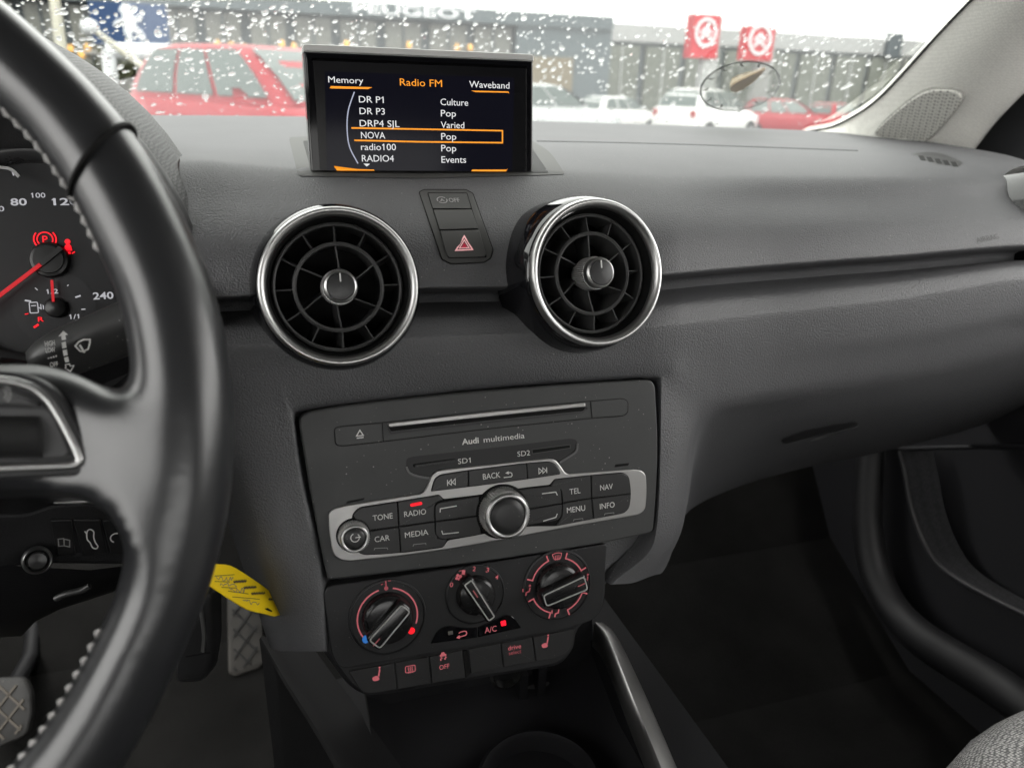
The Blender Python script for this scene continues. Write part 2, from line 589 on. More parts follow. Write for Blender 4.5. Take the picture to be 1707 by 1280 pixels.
lowR = {  # right-hand fan of the lower face: column -> (radio top, radio middle, radio bottom, under)
 1125: [(1118, 646, .3998), (1121, 760, .3866), (1108, 890, .3716), (1050, 972, .3655)],
 1150: [(1150, 660, .4025), (1143, 762, .3905), (1128, 888, .3760), (1080, 962, .3705)],
 1175: [(1175, 664, .4065), (1155, 745, .405), (1143, 855, .412), (1110, 945, .43)],
 1200: [(1200, 662, .4112), (1178, 718, .430), (1158, 790, .475), (1150, 850, .55)],
 1250: [(1250, 653, .4165), (1240, 697, .440), (1230, 760, .505), (1220, 815, .60)],
 1300: [(1300, 644, .4200), (1300, 688, .446), (1300, 742, .52), (1300, 790, .62)],
 1400: [(1400, 631, .4245), (1400, 676, .450), (1400, 728, .53), (1400, 768, .63)],
 1500: [(1500, 617, .4270), (1500, 662, .452), (1500, 712, .53), (1500, 745, .63)],
 1600: [(1600, 598, .4290), (1600, 642, .454), (1600, 690, .53), (1600, 720, .63)],
 1690: [(1690, 577, .4310), (1690, 618, .456), (1690, 664, .53), (1690, 690, .63)],
 1760: [(1760, 560, .4330), (1760, 600, .458), (1760, 640, .53), (1760, 660, .63)],
}
lowL = {
 300: [(300, 690, .425), (345, 780, .42), (400, 930, .41), (450, 1080, .42)],
 345: [(345, 684, .4110), (378, 770, .4040), (425, 925, .392), (470, 1085, .392)],
 385: [(385, 680, .4060), (403, 768, .3975), (443, 925, .383), (485, 1085, .378)],
 425: [(425, 676, .4035), (438, 766, .3945), (470, 930, .3785), (505, 1085, .370)],
 462: [(462, 672, .4025), (473, 764, .3933), (502, 945, .3752), (525, 1085, .364)],
}
net = []
for c in cols:
    lip = lerp(T['lip'], c); lY = lerp(T['lipY'], c)
    x3 = (onY(c, lerp(T['r3y'], c), .495) - EYE).x
    colp = []
    xb = max(-.62, min(.84, .14 + (x3 - .14) * 1.42))
    yb = ws_base(xb) - .012
    colp.append(Vector((xb, yb + .03, -.070)) + EYE)
    colp.append(Vector((xb, yb - .02, -.0465)) + EYE)
    xm = .14 + (x3 - .14) * 1.28
    colp.append(Vector((xm, .80, -.0485)) + EYE)
    xm = .14 + (x3 - .14) * 1.12
    colp.append(Vector((xm, .60, -.0515)) + EYE)
    colp.append(onY(c, lerp(T['r3y'], c), .495))
    d3 = lip - lerp(T['r3y'], c)
    b = lerp(T['r3y'], c)
    colp.append(onY(c, b + d3 * .30, lY + .038))
    colp.append(onY(c, b + d3 * .62, lY + .013))
    colp.append(onY(c, lip - 9, lY + .001))
    colp.append(onY(c, lip - 2, lY))
    colp.append(onY(c, lip + 3, lY + .004))
    colp.append(onY(c, lip + 12, lY + .024))
    colp.append(onY(c, lip + 24, lY + .026))
    cr = lerp(T['crease'], c)
    colp.append(onY(c, lip + (cr - lip) * .48, lY + .008))
    colp.append(onY(c, lip + (cr - lip) * .62, lY - .002))
    colp.append(onY(c, cr - 4, lY - .0088))
    colp.append(onY(c, cr + 6, lY - .0106))
    colp.append(onY(c, lerp(T['mid'], c), lY - .0115))
    if c in lowR or c in lowL:
        for a in (lowR.get(c) or lowL.get(c)):
            if len(colp) == 17:
                q = colp[-1] - EYE
                my = lerp(T['mid'], c)
                aa = onY((a[0] + c) / 2, (a[1] + my) / 2, (a[2] + q.y) / 2)
                colp.append(aa)
            colp.append(onY(*a))
    else:
        tp = lerp(T['top'], c)
        rim = c in (486, 1102)
        deep = 0 if rim else .014
        def RR(x, y, e): return onY(x, y, Yp(x, y) + e)
        colp.append(RR(c, tp - 7, .0005))
        colp.append(RR(c, tp + (-2 if rim else 3), .0005 if rim else deep))
        if c == 486:
            q = [(493, 760), (532, 962), (540, 1085)]
        elif c == 1102:
            q = [(1101, 760), (1090, 905), (1020, 974)]
        elif c == 500:
            q = [(510, 760), (552, 950), (556, 1085)]
        elif c == 1084:
            q = [(1083, 760), (1070, 880), (1000, 965)]
        else:
            q = [(c, 760), (c, 900 + (1000 - c) * .05), (min(c, 985), 1000 if c > 900 else 1030)]
        for k, (a, b2) in enumerate(q):
            e = deep if k < 2 else (.010 if deep else .002)
            colp.append(RR(a, b2, e))
    net.append(colp)

def pchip(pts, n):
    """smooth curve through 3-D points without overshoot; n samples on each span"""
    m = len(pts)
    t = [0.0]
    for a, b in zip(pts, pts[1:]): t.append(t[-1] + max(1e-6, (b - a).length ** .6))
    h = [t[i + 1] - t[i] for i in range(m - 1)]
    D = [(pts[i + 1] - pts[i]) / h[i] for i in range(m - 1)]
    tg = []
    for i in range(m):
        if i == 0: tg.append(D[0].copy()); continue
        if i == m - 1: tg.append(D[-1].copy()); continue
        v = Vector((0, 0, 0))
        for k in range(3):
            a, b = D[i - 1][k], D[i][k]
            if a * b > 0:
                w1, w2 = 2 * h[i] + h[i - 1], h[i] + 2 * h[i - 1]
                v[k] = (w1 + w2) / (w1 / a + w2 / b)
        tg.append(v)
    out = []
    for i in range(m - 1):
        ni = n[i] if isinstance(n, list) else n
        for j in range(ni):
            s = j / ni
            h00 = 2 * s ** 3 - 3 * s * s + 1; h10 = s ** 3 - 2 * s * s + s
            h01 = -2 * s ** 3 + 3 * s * s; h11 = s ** 3 - s * s
            out.append(pts[i] * h00 + tg[i] * (h10 * h[i]) + pts[i + 1] * h01 + tg[i + 1] * (h11 * h[i]))
    out.append(pts[-1])
    return out

fine = [pchip(c, [3, 5, 7, 8, 8, 8, 8, 5, 4, 4, 4, 5, 4, 4, 5, 6, 6, 3, 8, 8, 8]) for c in net]
rows = [pchip([fc[i] for fc in fine], 7) for i in range(len(fine[0]))]

dash = thing('dashboard', 'grained black leather-look dashboard spanning the car below the windscreen', 'dashboard', EYE + Vector((.14, .45, -.1)))

# vent places: centre pixel, depth, face tilt and turn
VENTS = [((567, 478), .404, 17, 1), ((997, 455), .394, 17, 5), ((1790, 362), .450, 17, 2)]
vfr = [tilt_frame(onY(*c, y), t, b) for c, y, t, b in VENTS]
VR = []
for F, (a, b_) in zip(vfr[:2], (((432, 479), (702, 477)), ((888, 455), (1105, 455)))):
    VR.append((F.px(*b_)[0] - F.px(*a)[0]) / 2)
print('vent radii', VR)
RV = sum(VR) / 2
m = MB()
allv = [q for r in rows for q in r]; nr, nc = len(rows), len(rows[0])
def in_hole(q):
    for F in vfr:
        d = q - F.O
        if abs(d.dot(F.N)) < .06 and math.hypot(d.dot(F.U), d.dot(F.V)) < RV * .93: return True
    return False
hole = [in_hole(q) for q in allv]
fs = []
for i in range(nr - 1):
    for j in range(nc - 1):
        k = (i * nc + j, i * nc + j + 1, (i + 1) * nc + j + 1, (i + 1) * nc + j)
        if not any(hole[x] for x in k): fs.append(k)
m.add(allv, fs)
m.build('dash_shell', LEATHER, dash, smooth=60)

from mathutils.bvhtree import BVHTree
_bvh = BVHTree.FromPolygons([tuple(q) for q in m.v], m.f)
def on_dash(px, py, off=0.0):
    d = ray(px, py).normalized()
    h = _bvh.ray_cast(EYE, d)
    return h[0] - d * off
def drape(mb, pts, off, edge=.003, r=6, n=8, bev=1.5):
    """a thin moulding that follows the dashboard, outlined in the photograph's pixels"""
    ol = rounded(pts, r, 5) if r else list(pts)
    c = Vector((sum(q[0] for q in ol) / len(ol), sum(q[1] for q in ol) / len(ol)))
    fine_ = []
    for i in range(len(ol)):
        a, b = Vector(ol[i - 1]), Vector(ol[i])
        k = max(1, int((b - a).length / 7))
        fine_ += [a.lerp(b, j / k) for j in range(k)]
    big = max((q - c).length for q in fine_)
    rings = [[on_dash(q.x, q.y, -edge) for q in fine_], [on_dash(q.x, q.y, off * .6) for q in fine_]]
    for k in range(n):
        s = (1 - bev / big) * (1 - k / n) if k else 1 - bev / big
        rings.append([on_dash(c.x + (q.x - c.x) * s, c.y + (q.y - c.y) * s, off) for q in fine_])
    return mb.loft(rings, True, False, True)
def onto(mb, off):
    for i, q in enumerate(mb.v):
        d = (q - EYE).normalized()
        h = _bvh.ray_cast(EYE, d)
        if h[0] is not None: mb.v[i] = h[0] - d * off
    return mb
# airbag lettering flat on the right dash end, its emboss shadow painted dark
def dash_frame(px, py, Y, tilt, yaw=0): return tilt_frame(onY(px, py, Y), tilt, yaw)
AF = three_frame(on_dash(1628, 400), on_dash(1664, 396), on_dash(1644, 384))
onto(text_px(AF, 'AIRBAG', 1646, 397, 38, 9, .0012, .006, rot=4), .0006).build('lettering', EMBOSS_SHADE, dash, None)

# demister outlet at the far right of the dash top
g = drape(MB(), [(1519, 256.5), (1540, 253.5), (1570, 255), (1606, 271), (1600, 277.5), (1562, 274.5)], .0012, r=4, bev=.8).build('demister_outlet', SOFT, dash, 40)
for k in range(5):
    x = 1530 + 13.5 * k; y = 259 + 2.6 * k
    drape(MB(), [(x, y), (x + 9, y + .6), (x + 14, y + 9), (x + 5, y + 8.4)], .0018, r=1, bev=.3, n=3).build('slot', PIT, g, 40)

MB().tube(smoothline([on_dash(x, y, .0002) for x, y in ((895, 236), (1000, 238), (1120, 241), (1240, 245), (1350, 249), (1430, 252))], 6), .0009, 8).build('demister_seam', LEATHER, dash, 60)
# glovebox handle under the dash
gh = drape(MB(), [(1300, 732), (1345, 716), (1424, 702), (1434, 709), (1350, 729), (1308, 741)], .0006, r=5, bev=.8).build('glovebox_handle', SOFT, dash, 40)
MB().tube([on_dash(x, y, .003) for x, y in ((1352, 735), (1385, 725), (1415, 714), (1430, 709))], .0012, 8).build('handle_lip', M('handle_grey', (.06, .06, .06), .35), gh, 60)

# ================================================================== CABIN
shell = MB()
XL, XR = -.58, .86
def zz(z): return z + EYE.z
# floor pan, firewall, rear wall
fl = MB()
fl.grid([[Vector((x, y, zz(z))) for x in (XL, -.2, .06, .28, .5, XR)] for y, z in ((-1.5, -.74), (.2, -.74), (.62, -.75), (.82, -.66), (1.0, -.45), (1.08, -.2))])
tag(fl.build('floor', CARPET), None, None, kind='structure')
# headliner with rear half, as a gently bowed sheet
rf = MB()
rf.grid([[Vector((x, y, zz(.235 + dz - .05 * ((x - .14) / .6) ** 2))) for x in (-.46, -.3, -.1, .14, .38, .58, .74)] for y, dz in ((.52, -.015), (.35, .012), (.0, .03), (-.6, .03), (-1.2, 0))])
tag(rf.build('ceiling', HEADLINER), None, None, kind='structure')
# body sides below the windows, pillars, tail, and rear quarters walled in against light
bs = MB()
for X in (XL, XR):
    bs.grid([[Vector((X, y, zz(z))) for y in (-1.5, .62 if X == XL else -.3)] for z in (-.78, -.12)])
    sx = 1 if X > 0 else -1
    bs.grid([[Vector((X - sx * .005, y, zz(-.12))) for y in (-.42, -.30)], [Vector((X - sx * .13, y, zz(.235))) for y in (-.42, -.30)]])
bs.grid([[Vector((XL, .62, zz(-.78))), Vector((XL, 1.1, zz(-.78)))], [Vector((XL, .62, zz(-.12))), Vector((XL, 1.1, zz(-.12)))]])
bs.grid([[Vector((x, -1.0, zz(z))) for x in (XL, XR)] for z in (-.78, .0)])
for X in (XL, XR):
    bs.grid([[Vector((X * 1 if z < 0 else (X - (.13 if X > 0 else -.13)), y, zz(z))) for y in (-1.0, -.34)] for z in (-.13, .235)])  # walls added over the rear side windows to cut light from behind
tag(bs.build('body_side', PLASTIC), None, None, kind='structure')

# windscreen
wsn = MB()
wsn.grid([[ws_pt(x, s) for x in [-.60 + 1.44 * k / 24 for k in range(25)]] for s in [.0, .1, .2, .3, .4, .5, .6]])
WGLASS = glass_mat('windscreen_glass', (.80, .83, .81), .06)
wo_ = tag(wsn.build('windscreen', WGLASS), 'clear raked windscreen beaded with rain above the dashboard', 'windscreen')

# rain on the outside of the glass
DROP = M('water', (1, 1, 1), .0, spec=.5, trans=1.0, ior=1.33)
_n = DROP.node_tree.nodes; _l = DROP.node_tree.links
_t = _n.new('ShaderNodeBsdfTransparent'); _m = _n.new('ShaderNodeMixShader'); _m.inputs[0].default_value = .62
_l.new(_t.outputs[0], _m.inputs[1]); _l.new(_n['Principled BSDF'].outputs[0], _m.inputs[2]); _l.new(_m.outputs[0], _n['Material Output'].inputs['Surface'])
rb = MB()
NV = Vector((0, math.sin(WS), math.cos(WS))); UV = Vector((1, 0, 0)); SV = Vector((0, -math.cos(WS), math.sin(WS)))
rng = random.Random(11)
placed = []
def add_drop(px, py, rpx, el=1.0, ang=0.0):
    q = onglass(px, py, .0022)
    dist = (q - EYE).length
    r = rpx / FPX * dist
    # the glass is seen at a low angle: drops are longer up the slope
    n = 12
    rings = []
    ca, sa = math.cos(ang), math.sin(ang)
    lob = [1 + rng.uniform(-.14, .14) for _ in range(n)]
    lob = [(lob[i - 1] + 2 * lob[i] + lob[(i + 1) % n]) / 4 for i in range(n)]
    for fr_, hh in ((1.0, 0), (.97, .16), (.86, .34), (.66, .50), (.38, .60)):
        ring = []
        for k in range(n):
            t = 2 * math.pi * k / n
            a = r * fr_ * lob[k] * math.cos(t); b = r * fr_ * lob[k] * math.sin(t) * el
            a, b = a * ca - b * sa, a * sa + b * ca
            ring.append(q + UV * a + SV * b + NV * (r * hh * .33))
        rings.append(ring)
    rb.loft(rings, True, True, True)
tries = 0
while len(placed) < 2150 and tries < 30000:
    tries += 1
    px = rng.uniform(-20, 1660); py = rng.uniform(-60, 210)
    if px > 1300 and py > 215 - (px - 1330) * .75 + 40: continue
    dens = 1.0 if py > 10 or px < 480 else .45
    if px > 1010 and py < 60: dens = .30
    if py > 130: dens *= .55
    if 560 < px < 830 and py < 42: dens *= .4
    if rng.random() > dens: continue
    big = rng.random()
    r = 1.0 + 1.5 * rng.random() if big < .68 else (2.4 + 1.6 * rng.random() if big < .955 else 3.8 + 2.0 * rng.random())
    if px < 420 and py < 120: r *= 1.12
    r *= .88
    ok = True
    for a, b, c in placed[-900:]:
        if abs(a - px) < r + c + .6 and abs(b - py) < (r + c) * .75 + .6: ok = False; break
    if not ok: continue
    placed.append((px, py, r))
    tilt = .55 if px < 420 else (-.25 if px > 900 else .15)
    add_drop(px, py, r, 1.25 + .9 * rng.random(), -tilt + rng.uniform(-.5, .5))
tag(rb.build('raindrops', DROP, None, 80), 'clear raindrops beaded all over the outside of the windscreen', 'raindrops', kind='stuff')

WORN = M('worn_print', (.12, .12, .12), .7)
# parking disc stuck inside the glass
pd = thing('parking_disc', 'round transparent parking disc stuck inside the windscreen at the right', 'parking disc', onglass(1235, 145, -.004))
c0 = onglass(1234, 145, -.0035)
PF = Frame(c0, UV, SV)
a1 = PF.px(1168, 150)[0]; a2 = PF.px(1301, 138)[0]
RD = (a2 - a1) / 2
def pd_out(k, n=64, s=1.0):
    # photograph outline of the disc mapped on the glass
    t = 2 * math.pi * k / n
    th = rad(-12)
    ex, ey = 68.5 * s * math.cos(t), 40 * s * math.sin(t)
    return PF.px(1234 + ex * math.cos(th) - ey * math.sin(th), 145 + ex * math.sin(th) + ey * math.cos(th))
outl = [pd_out(k) for k in range(64)]; inl = [pd_out(k, s=.952) for k in range(64)]
MB().flat(outl, PF, 0).build('disc', glass_mat('clear_vinyl', (.90, .91, .89), .03), pd)
MB().band(outl, inl, PF, -.0008, None).build('rim', PRINTDARK, pd)
for k in range(12):
    tk = MB()
    t = 2 * math.pi * (k + .3) / 12 * 64 / (2 * math.pi)
    a = Vector(pd_out(t, s=.93)); b = Vector(pd_out(t, s=.82))
    tk.stroke([a, b], .0028, PF, -.0010)
    c = Vector(pd_out(t + .9, s=.80)); tk.stroke([b, c], .002, PF, -.0010)
    tk.build('hour_mark', WORN, pd)
hp = [PF.px(x, y) for x, y in ((1217, 150), (1221, 144), (1235, 136), (1277, 117), (1270, 126), (1258, 138), (1240, 151), (1228, 157), (1219, 155))]
MB().prism(rounded(hp, .003), PF, -.0035, -.0012, .0006).build('pointer', M('tan_plastic', (.46, .34, .22), .5), pd)
MB().band([PF.px(1232 + 4.8 * math.cos(t), 150.5 + 4.2 * math.sin(t)) for t in [k * .3927 for k in range(16)]], [PF.px(1232 + 3 * math.cos(t), 150.5 + 2.6 * math.sin(t)) for t in [k * .3927 for k in range(16)]], PF, -.0044).build('rivet', WHITE, pd)
sg = MB()
for row, (x0, x1, y0, y1) in enumerate(((1225, 1247, 124, 126), (1221, 1230, 131, 129.5))):
    pts = []
    n = 26 if row == 0 else 10
    for k in range(n):
        x = x0 + (x1 - x0) * k / (n - 1); y = y0 + (y1 - y0) * k / (n - 1)
        pts.append(PF.px(x, y + (1.6 if k % 2 else -1.6)))
    sg.stroke(pts, .0006, PF, -.001)
sg.build('scribble', M('faded_print', (.2, .2, .19), .7), pd)

# ------------------------------------------------------------------ right pillar trim with its loudspeaker
wedge = [(1290, 232), (1332, 217), (1385, 207), (1430, 184), (1465, 158), (1500, 122), (1535, 83), (1572, 42), (1612, 0), (1680, -70), (1760, -150)]
ws_e = [onglass(a, b, -.004) for a, b in wedge]
ws_e = smoothline(ws_e, 4)
door_e = smoothline([onX(a, b, X) for a, b, X in ((1470, 300, .80), (1520, 292, .80), (1566, 284, .80), (1598, 272, .80), (1622, 244, .795), (1650, 208, .79), (1690, 165, .782), (1740, 118, .775), (1800, 60, .765), (1880, -20, .75), (1980, -110, .73))], 4)
pt = thing('pillar_trim', 'pale grey windscreen pillar trim rising from the right end of the dashboard', 'pillar trim', ws_e[12])
gr = []
for k in range(9):
    t = k / 8
    bul = .030 * math.sin(math.pi * t)
    row = []
    for a, b in zip(ws_e, door_e):
        q = a.lerp(b, t)
        row.append(q + (EYE - q).normalized() * bul)
    gr.append(row)
g2 = [[q + Vector((.02, .03, .0)) for q in gr[0]]] + gr + [[q + Vector((.03, .02, 0)) for q in gr[-1]], [q + Vector((.08, .10, 0)) for q in gr[-1]]]
MB().grid(g2).build('trim_panel', PILLAR, pt, 60)
# seal along the glass
MB().tube([q + Vector((-.001, -.001, 0)) for q in ws_e], .0014, 8).build('edge_seal', M('rubber', (.02, .02, .02), .6), pt)
sp = [(1461, 218), (1475, 202), (1515, 168), (1546.6, 150), (1578, 147), (1600, 152), (1605, 164.5), (1591, 186.6), (1553, 228), (1534, 235.7), (1499, 232.5), (1467.5, 224.6)]
# plane through the middle of the grille on the bulged trim
def on_trim(px, py):
    d = ray(px, py); best = None
    for i in range(len(gr) - 1):
        for j in range(len(gr[0]) - 1):
            a, b, c, e = gr[i][j], gr[i + 1][j], gr[i + 1][j + 1], gr[i][j + 1]
            for tri in ((a, b, c), (a, c, e)):
                n = (tri[1] - tri[0]).cross(tri[2] - tri[0])
                dn = d.dot(n)
                if abs(dn) < 1e-12: continue
                t = (tri[0] - EYE).dot(n) / dn
                q = EYE + d * t
                ins = True
                for k in range(3):
                    e1 = tri[(k + 1) % 3] - tri[k]
                    if e1.cross(q - tri[k]).dot(n) < -1e-12: ins = False; break
                if ins and (best is None or t < best): best = t
    return EYE + d * best if best else None
pA, pB, pC = on_trim(1480, 215), on_trim(1560, 215), on_trim(1580, 155)
print('grille pts', pA, pB, pC)
GF = three_frame(pA, pB, pC)
if GF.N.dot(EYE - GF.O) < 0: GF.N = -GF.N
so = smoothline([Vector(q) for q in GF.pxs(sp)], 4, True)
so = [(q.x, q.y) for q in so]
gm = M('grille_mesh', (.34, .33, .32), .55)
nt = gm.node_tree; n_ = nt.nodes; l_ = nt.links
tc = n_.new('ShaderNodeTexCoord'); mp = n_.new('ShaderNodeMapping')
mp.inputs['Rotation'].default_value = (0, 0, rad(45)); l_.new(tc.outputs['Object'], mp.inputs[0])
vo = n_.new('ShaderNodeTexVoronoi'); vo.inputs['Scale'].default_value = 290; vo.inputs['Randomness'].default_value = .0
l_.new(mp.outputs[0], vo.inputs['Vector'])
mr = n_.new('ShaderNodeMapRange'); mr.inputs[1].default_value = .30; mr.inputs[2].default_value = .40
l_.new(vo.outputs['Distance'], mr.inputs[0])
mx = n_.new('ShaderNodeMix'); mx.data_type = 'RGBA'; mx.inputs[6].default_value = (.17, .165, .155, 1); mx.inputs[7].default_value = (.62, .61, .57, 1)
l_.new(mr.outputs[0], mx.inputs[0]); l_.new(mx.outputs[2], n_['Principled BSDF'].inputs['Base Color'])
gp = MB().prism(so, GF, -.012, .004, .002).build('speaker_grille', gm, pt)
MB().band(inset(so, -.0006) if area2(so) > 0 else inset(so[::-1], -.0006)[::-1], so, GF, -.012, .002).build('grille_surround', M('grille_edge', (.25, .245, .23), .6), gp)

# ================================================================== AIR VENTS (one is built, two are copies)
LOC = Frame((0, 0, 0), (1, 0, 0), (0, 1, 0))
def build_vent(label):
    R = RV
    v = thing('air_vent', label, 'air vent', M=vfr[0].mat(), group='round air vents in the dashboard')
    W = v.matrix_basis
    def B(mb, *a, **k): return mb.xform(W).build(*a, **k)
    B(MB().lathe([(1.13 * R, -.040), (1.11 * R, -.022), (1.065 * R, -.010), (1.02 * R, -.0035), (1.0 * R, -.0025), (.99 * R, -.006)], LOC, n=96), 'flange', GLOSS, v, smooth=50)
    B(MB().lathe([(1.0 * R, -.004), (1.0 * R, -.0005), (.99 * R, .0016), (.968 * R, .0027), (.935 * R, .0024), (.905 * R, .0010), (.885 * R, -.0014), (.877 * R, -.006)], LOC, n=96), 'chrome_ring', CHROME, v, smooth=75)
    B(MB().lathe([(.879 * R, -.0025), (.855 * R, -.006), (.835 * R, -.012), (.835 * R, -.045), (.0001, -.046)], LOC, n=72), 'barrel', PIT, v, smooth=40)
    def ring(r, t, w0, w1): return [(r - t, w0), (r - t, w1 - .0006), (r - t * .5, w1), (r, w1 - .0006), (r, w0)]
    B(MB().lathe(ring(.825 * R, .0019, -.030, -.0075), LOC, n=72), 'outer_ring', VANE, v)
    B(MB().lathe(ring(.575 * R, .0021, -.030, -.0060), LOC, n=72), 'inner_ring', VANE, v)
    for k in range(12):
        a = math.pi / 2 - k * math.pi / 6
        c, s = math.cos(a), math.sin(a)
        mb = MB()
        rings = []
        for r, w1, tw in ((.572 * R, -.008, .0), (.70 * R, -.0095, .0), (.815 * R, -.010, .0)):
            q = []
            for t, w in ((-.00035, w1), (.00035, w1), (.0009 - .002, -.028), (-.0009 - .002, -.028)):
                q.append(Vector((c * r - s * t, s * r + c * t, w)))
            rings.append(q)
        B(mb.loft(rings, True, True, True), 'outer_vane', VANE, v)
    for k in range(6):
        a = math.pi / 2 - k * math.pi / 3
        rings = []
        for i in range(7):
            f = i / 6
            r = (.17 + .39 * f) * R
            aa = a - .16 * (1 - f) ** 1.5
            c, s = math.cos(aa), math.sin(aa)
            w1 = -.0125 + .004 * f
            rings.append([Vector((c * r - s * t, s * r + c * t, w)) for t, w in ((-.0004, w1), (.0004, w1), (-.001, -.029), (-.002, -.029))])
        B(MB().loft(rings, True, True, True), 'inner_vane', VANE, v)
    # turning knob
    k0 = .222 * R
    n = 96
    rings = []
    for f, w in ((.80, -.020), (1.0, -.012), (1.0, -.0035), (.955, -.0015)):
        rings.append([Vector((f * k0 * (1 + (.035 if i % 2 and f > .9 else 0)) * math.cos(2 * math.pi * i / n), f * k0 * (1 + (.035 if i % 2 and f > .9 else 0)) * math.sin(2 * math.pi * i / n), w)) for i in range(n)])
    kn = B(MB().loft(rings, True, True, True), 'knob', KNURL, v, smooth=25)
    B(MB().lathe([(.955 * k0, -.0020), (.95 * k0, .0022), (.90 * k0, .0036), (.80 * k0, .0040), (.755 * k0, .0034)], LOC, n=64), 'knob_ring', CHROME, kn, smooth=75)
    B(MB().lathe([(.757 * k0, .0034), (.74 * k0, .0042), (.5 * k0, .0046), (.0001, .0047)], LOC, n=64), 'knob_cap', KEYS, kn, smooth=60)
    B(MB().prism(rrect(0, .50 * k0, .0007, .0046, .0003), LOC, .0035, .0050), 'pointer', WHITE, kn)
    return v
v1 = build_vent('round air vent with chrome ring between the steering wheel and the hazard switch')
v2 = copy_tree(v1); v2.matrix_basis = vfr[1].mat()
v2['label'] = 'round air vent with chrome ring to the right of the hazard switch'
v3 = copy_tree(v1); v3.matrix_basis = vfr[2].mat()
v3['label'] = 'air vent cut off by the right edge of the photo, shiny flange showing'

# ================================================================== POP-UP SCREEN
scr = thing('infotainment_screen', 'black pop-up screen standing in the dashboard and showing a radio list', 'screen', onY(700, 287, .53))
SF = tilt_frame(onY(698, 190, on_dash(700, 287).y + .006), 6, 1.2)
o = [(505, 86), (889, 98), (888, 300), (519, 300)]
c4 = SF.pxs(o)
u0 = c4[0][0]; u1 = c4[1][0]; vt = (c4[0][1] + c4[1][1]) / 2; vb = c4[3][1] - .012
ul = c4[3][0]
case = rounded([(ul, vb), (u1, vb), (u1, vt + .003), (u0, vt + .003)], [0, 0, .005, .005])
MB().prism(case, SF, -.012, .0, .0012).build('casing', M('screen_case_black', (.008, .008, .009), .12, spec=.3), scr)
MB().prism(rounded([(u0, vt - .0012), (u1, vt - .0012), (u1, vt + .0032), (u0, vt + .0032)], [.0005, .0005, .004, .004]), SF, -.0122, .0012, .0008).build('top_trim', M('screen_case_grey', (.45, .45, .44), .45, metal=.3), scr)
fc = rounded([(ul + .0012, vb), (u1 - .0012, vb), (u1 - .0012, vt - .0015), (u0 + .0014, vt - .0015)], [0, 0, .003, .003])
g = MB().prism(fc, SF, -.001, .0012, .0006).build('glass_front', M('screen_gloss', (.004, .004, .005), .07, spec=.15), scr)
MB().prism(inset(fc if area2(fc) > 0 else fc[::-1], .004), SF, .0, .0014, .0002).build('bezel', M('screen_bezel', (.006, .006, .007), .2, spec=.12), g)
dsp = rounded([SF.px(*q) for q in ((541, 120), (856, 131), (852, 300), (545, 300))], .001)
g = MB().flat(dsp, SF, .0017).build('display', M('display_black', (.003, .003, .004), .10, spec=.06, emit=(.006, .006, .012), es=.6), scr)
def st(s, x, y, w, h, mat, b=.0):
    return text_px(SF, s, x, y, w, h, .0020, b, rot=-.3).build('lettering', mat, g, None)
st('Memory', 576.5, 133.5, 58, 11, SCREENTEXT); st('Radio FM', 702, 138, 70, 12.5, AMBER); st('Waveband', 816, 141.5, 67, 11.5, SCREENTEXT)
for s, x, y, w in (('DR P1', 619, 166, 41), ('DR P3', 620.5, 185.5, 42), ('DRP4 SJL', 633, 206, 66), ('NOVA', 622, 225.5, 40), ('radio100', 631, 245, 58), ('RADIO4', 630, 264, 53)):
    st(s, x, y, w, 11.5, SCREENTEXT)
for s, x, y, w in (('Culture', 757.5, 170.5, 46), ('Pop', 747.5, 189, 25), ('Varied', 754.5, 208.5, 39), ('Pop', 748, 227.5, 25), ('Pop', 748, 247, 25), ('Events', 756.5, 266, 41)):
    st(s, x, y, w, 11.5, SCREENTEXT)
for pts in ([(549, 148), (551, 144.5), (620, 146.5), (613, 149.5), (553, 148.5)], [(784, 152), (846, 153.5), (847.5, 157), (845, 155.5), (791, 154.5)], [(556, 277), (558, 281), (622, 283), (625, 286), (562, 286)], [(784, 286), (786, 283), (843, 283), (845.5, 280.5), (842, 286)]):
    MB().flat(SF.pxs(pts), SF, .0020).build('menu_bar', AMBER, g)
MB().stroke(SF.pxs([(585, 214), (700, 216), (836, 218.5), (836, 238.5), (700, 237), (590, 234.5)]), .0009, SF, .0020).build('selection_frame', AMBER, g)
MB().stroke(smoothline(SF.pxs([(590, 154), (580, 185), (578, 215), (582, 245), (596, 273)]), 6), .0007, SF, .0019).build('list_arc', SCREENBLUE, g)
MB().flat(SF.pxs([(605, 273), (616, 273.5), (610.5, 278)]), SF, .0020).build('scroll_arrow', SCREENTEXT, g)
# the trim around its slot
bz = thing('screen_surround', 'smooth grey surround of the slot the screen rises from', 'slot surround', on_dash(700, 292))
drape(MB(), [(481, 229), (700, 216), (880, 230), (917, 253), (943, 291), (700, 297.5), (497, 293.5)], .0012, r=[6, 10, 14, 14, 6, 30, 6]).build('surround', SWITCH, bz, 40)
drape(MB(), [(505, 235), (700, 226), (886, 246), (914.5, 287.5), (700, 288.8), (519, 286.8)], .0020, r=2, bev=.5).build('slot', PIT, bz, 40)  # black sheet on the dash paints the dark of the open slot

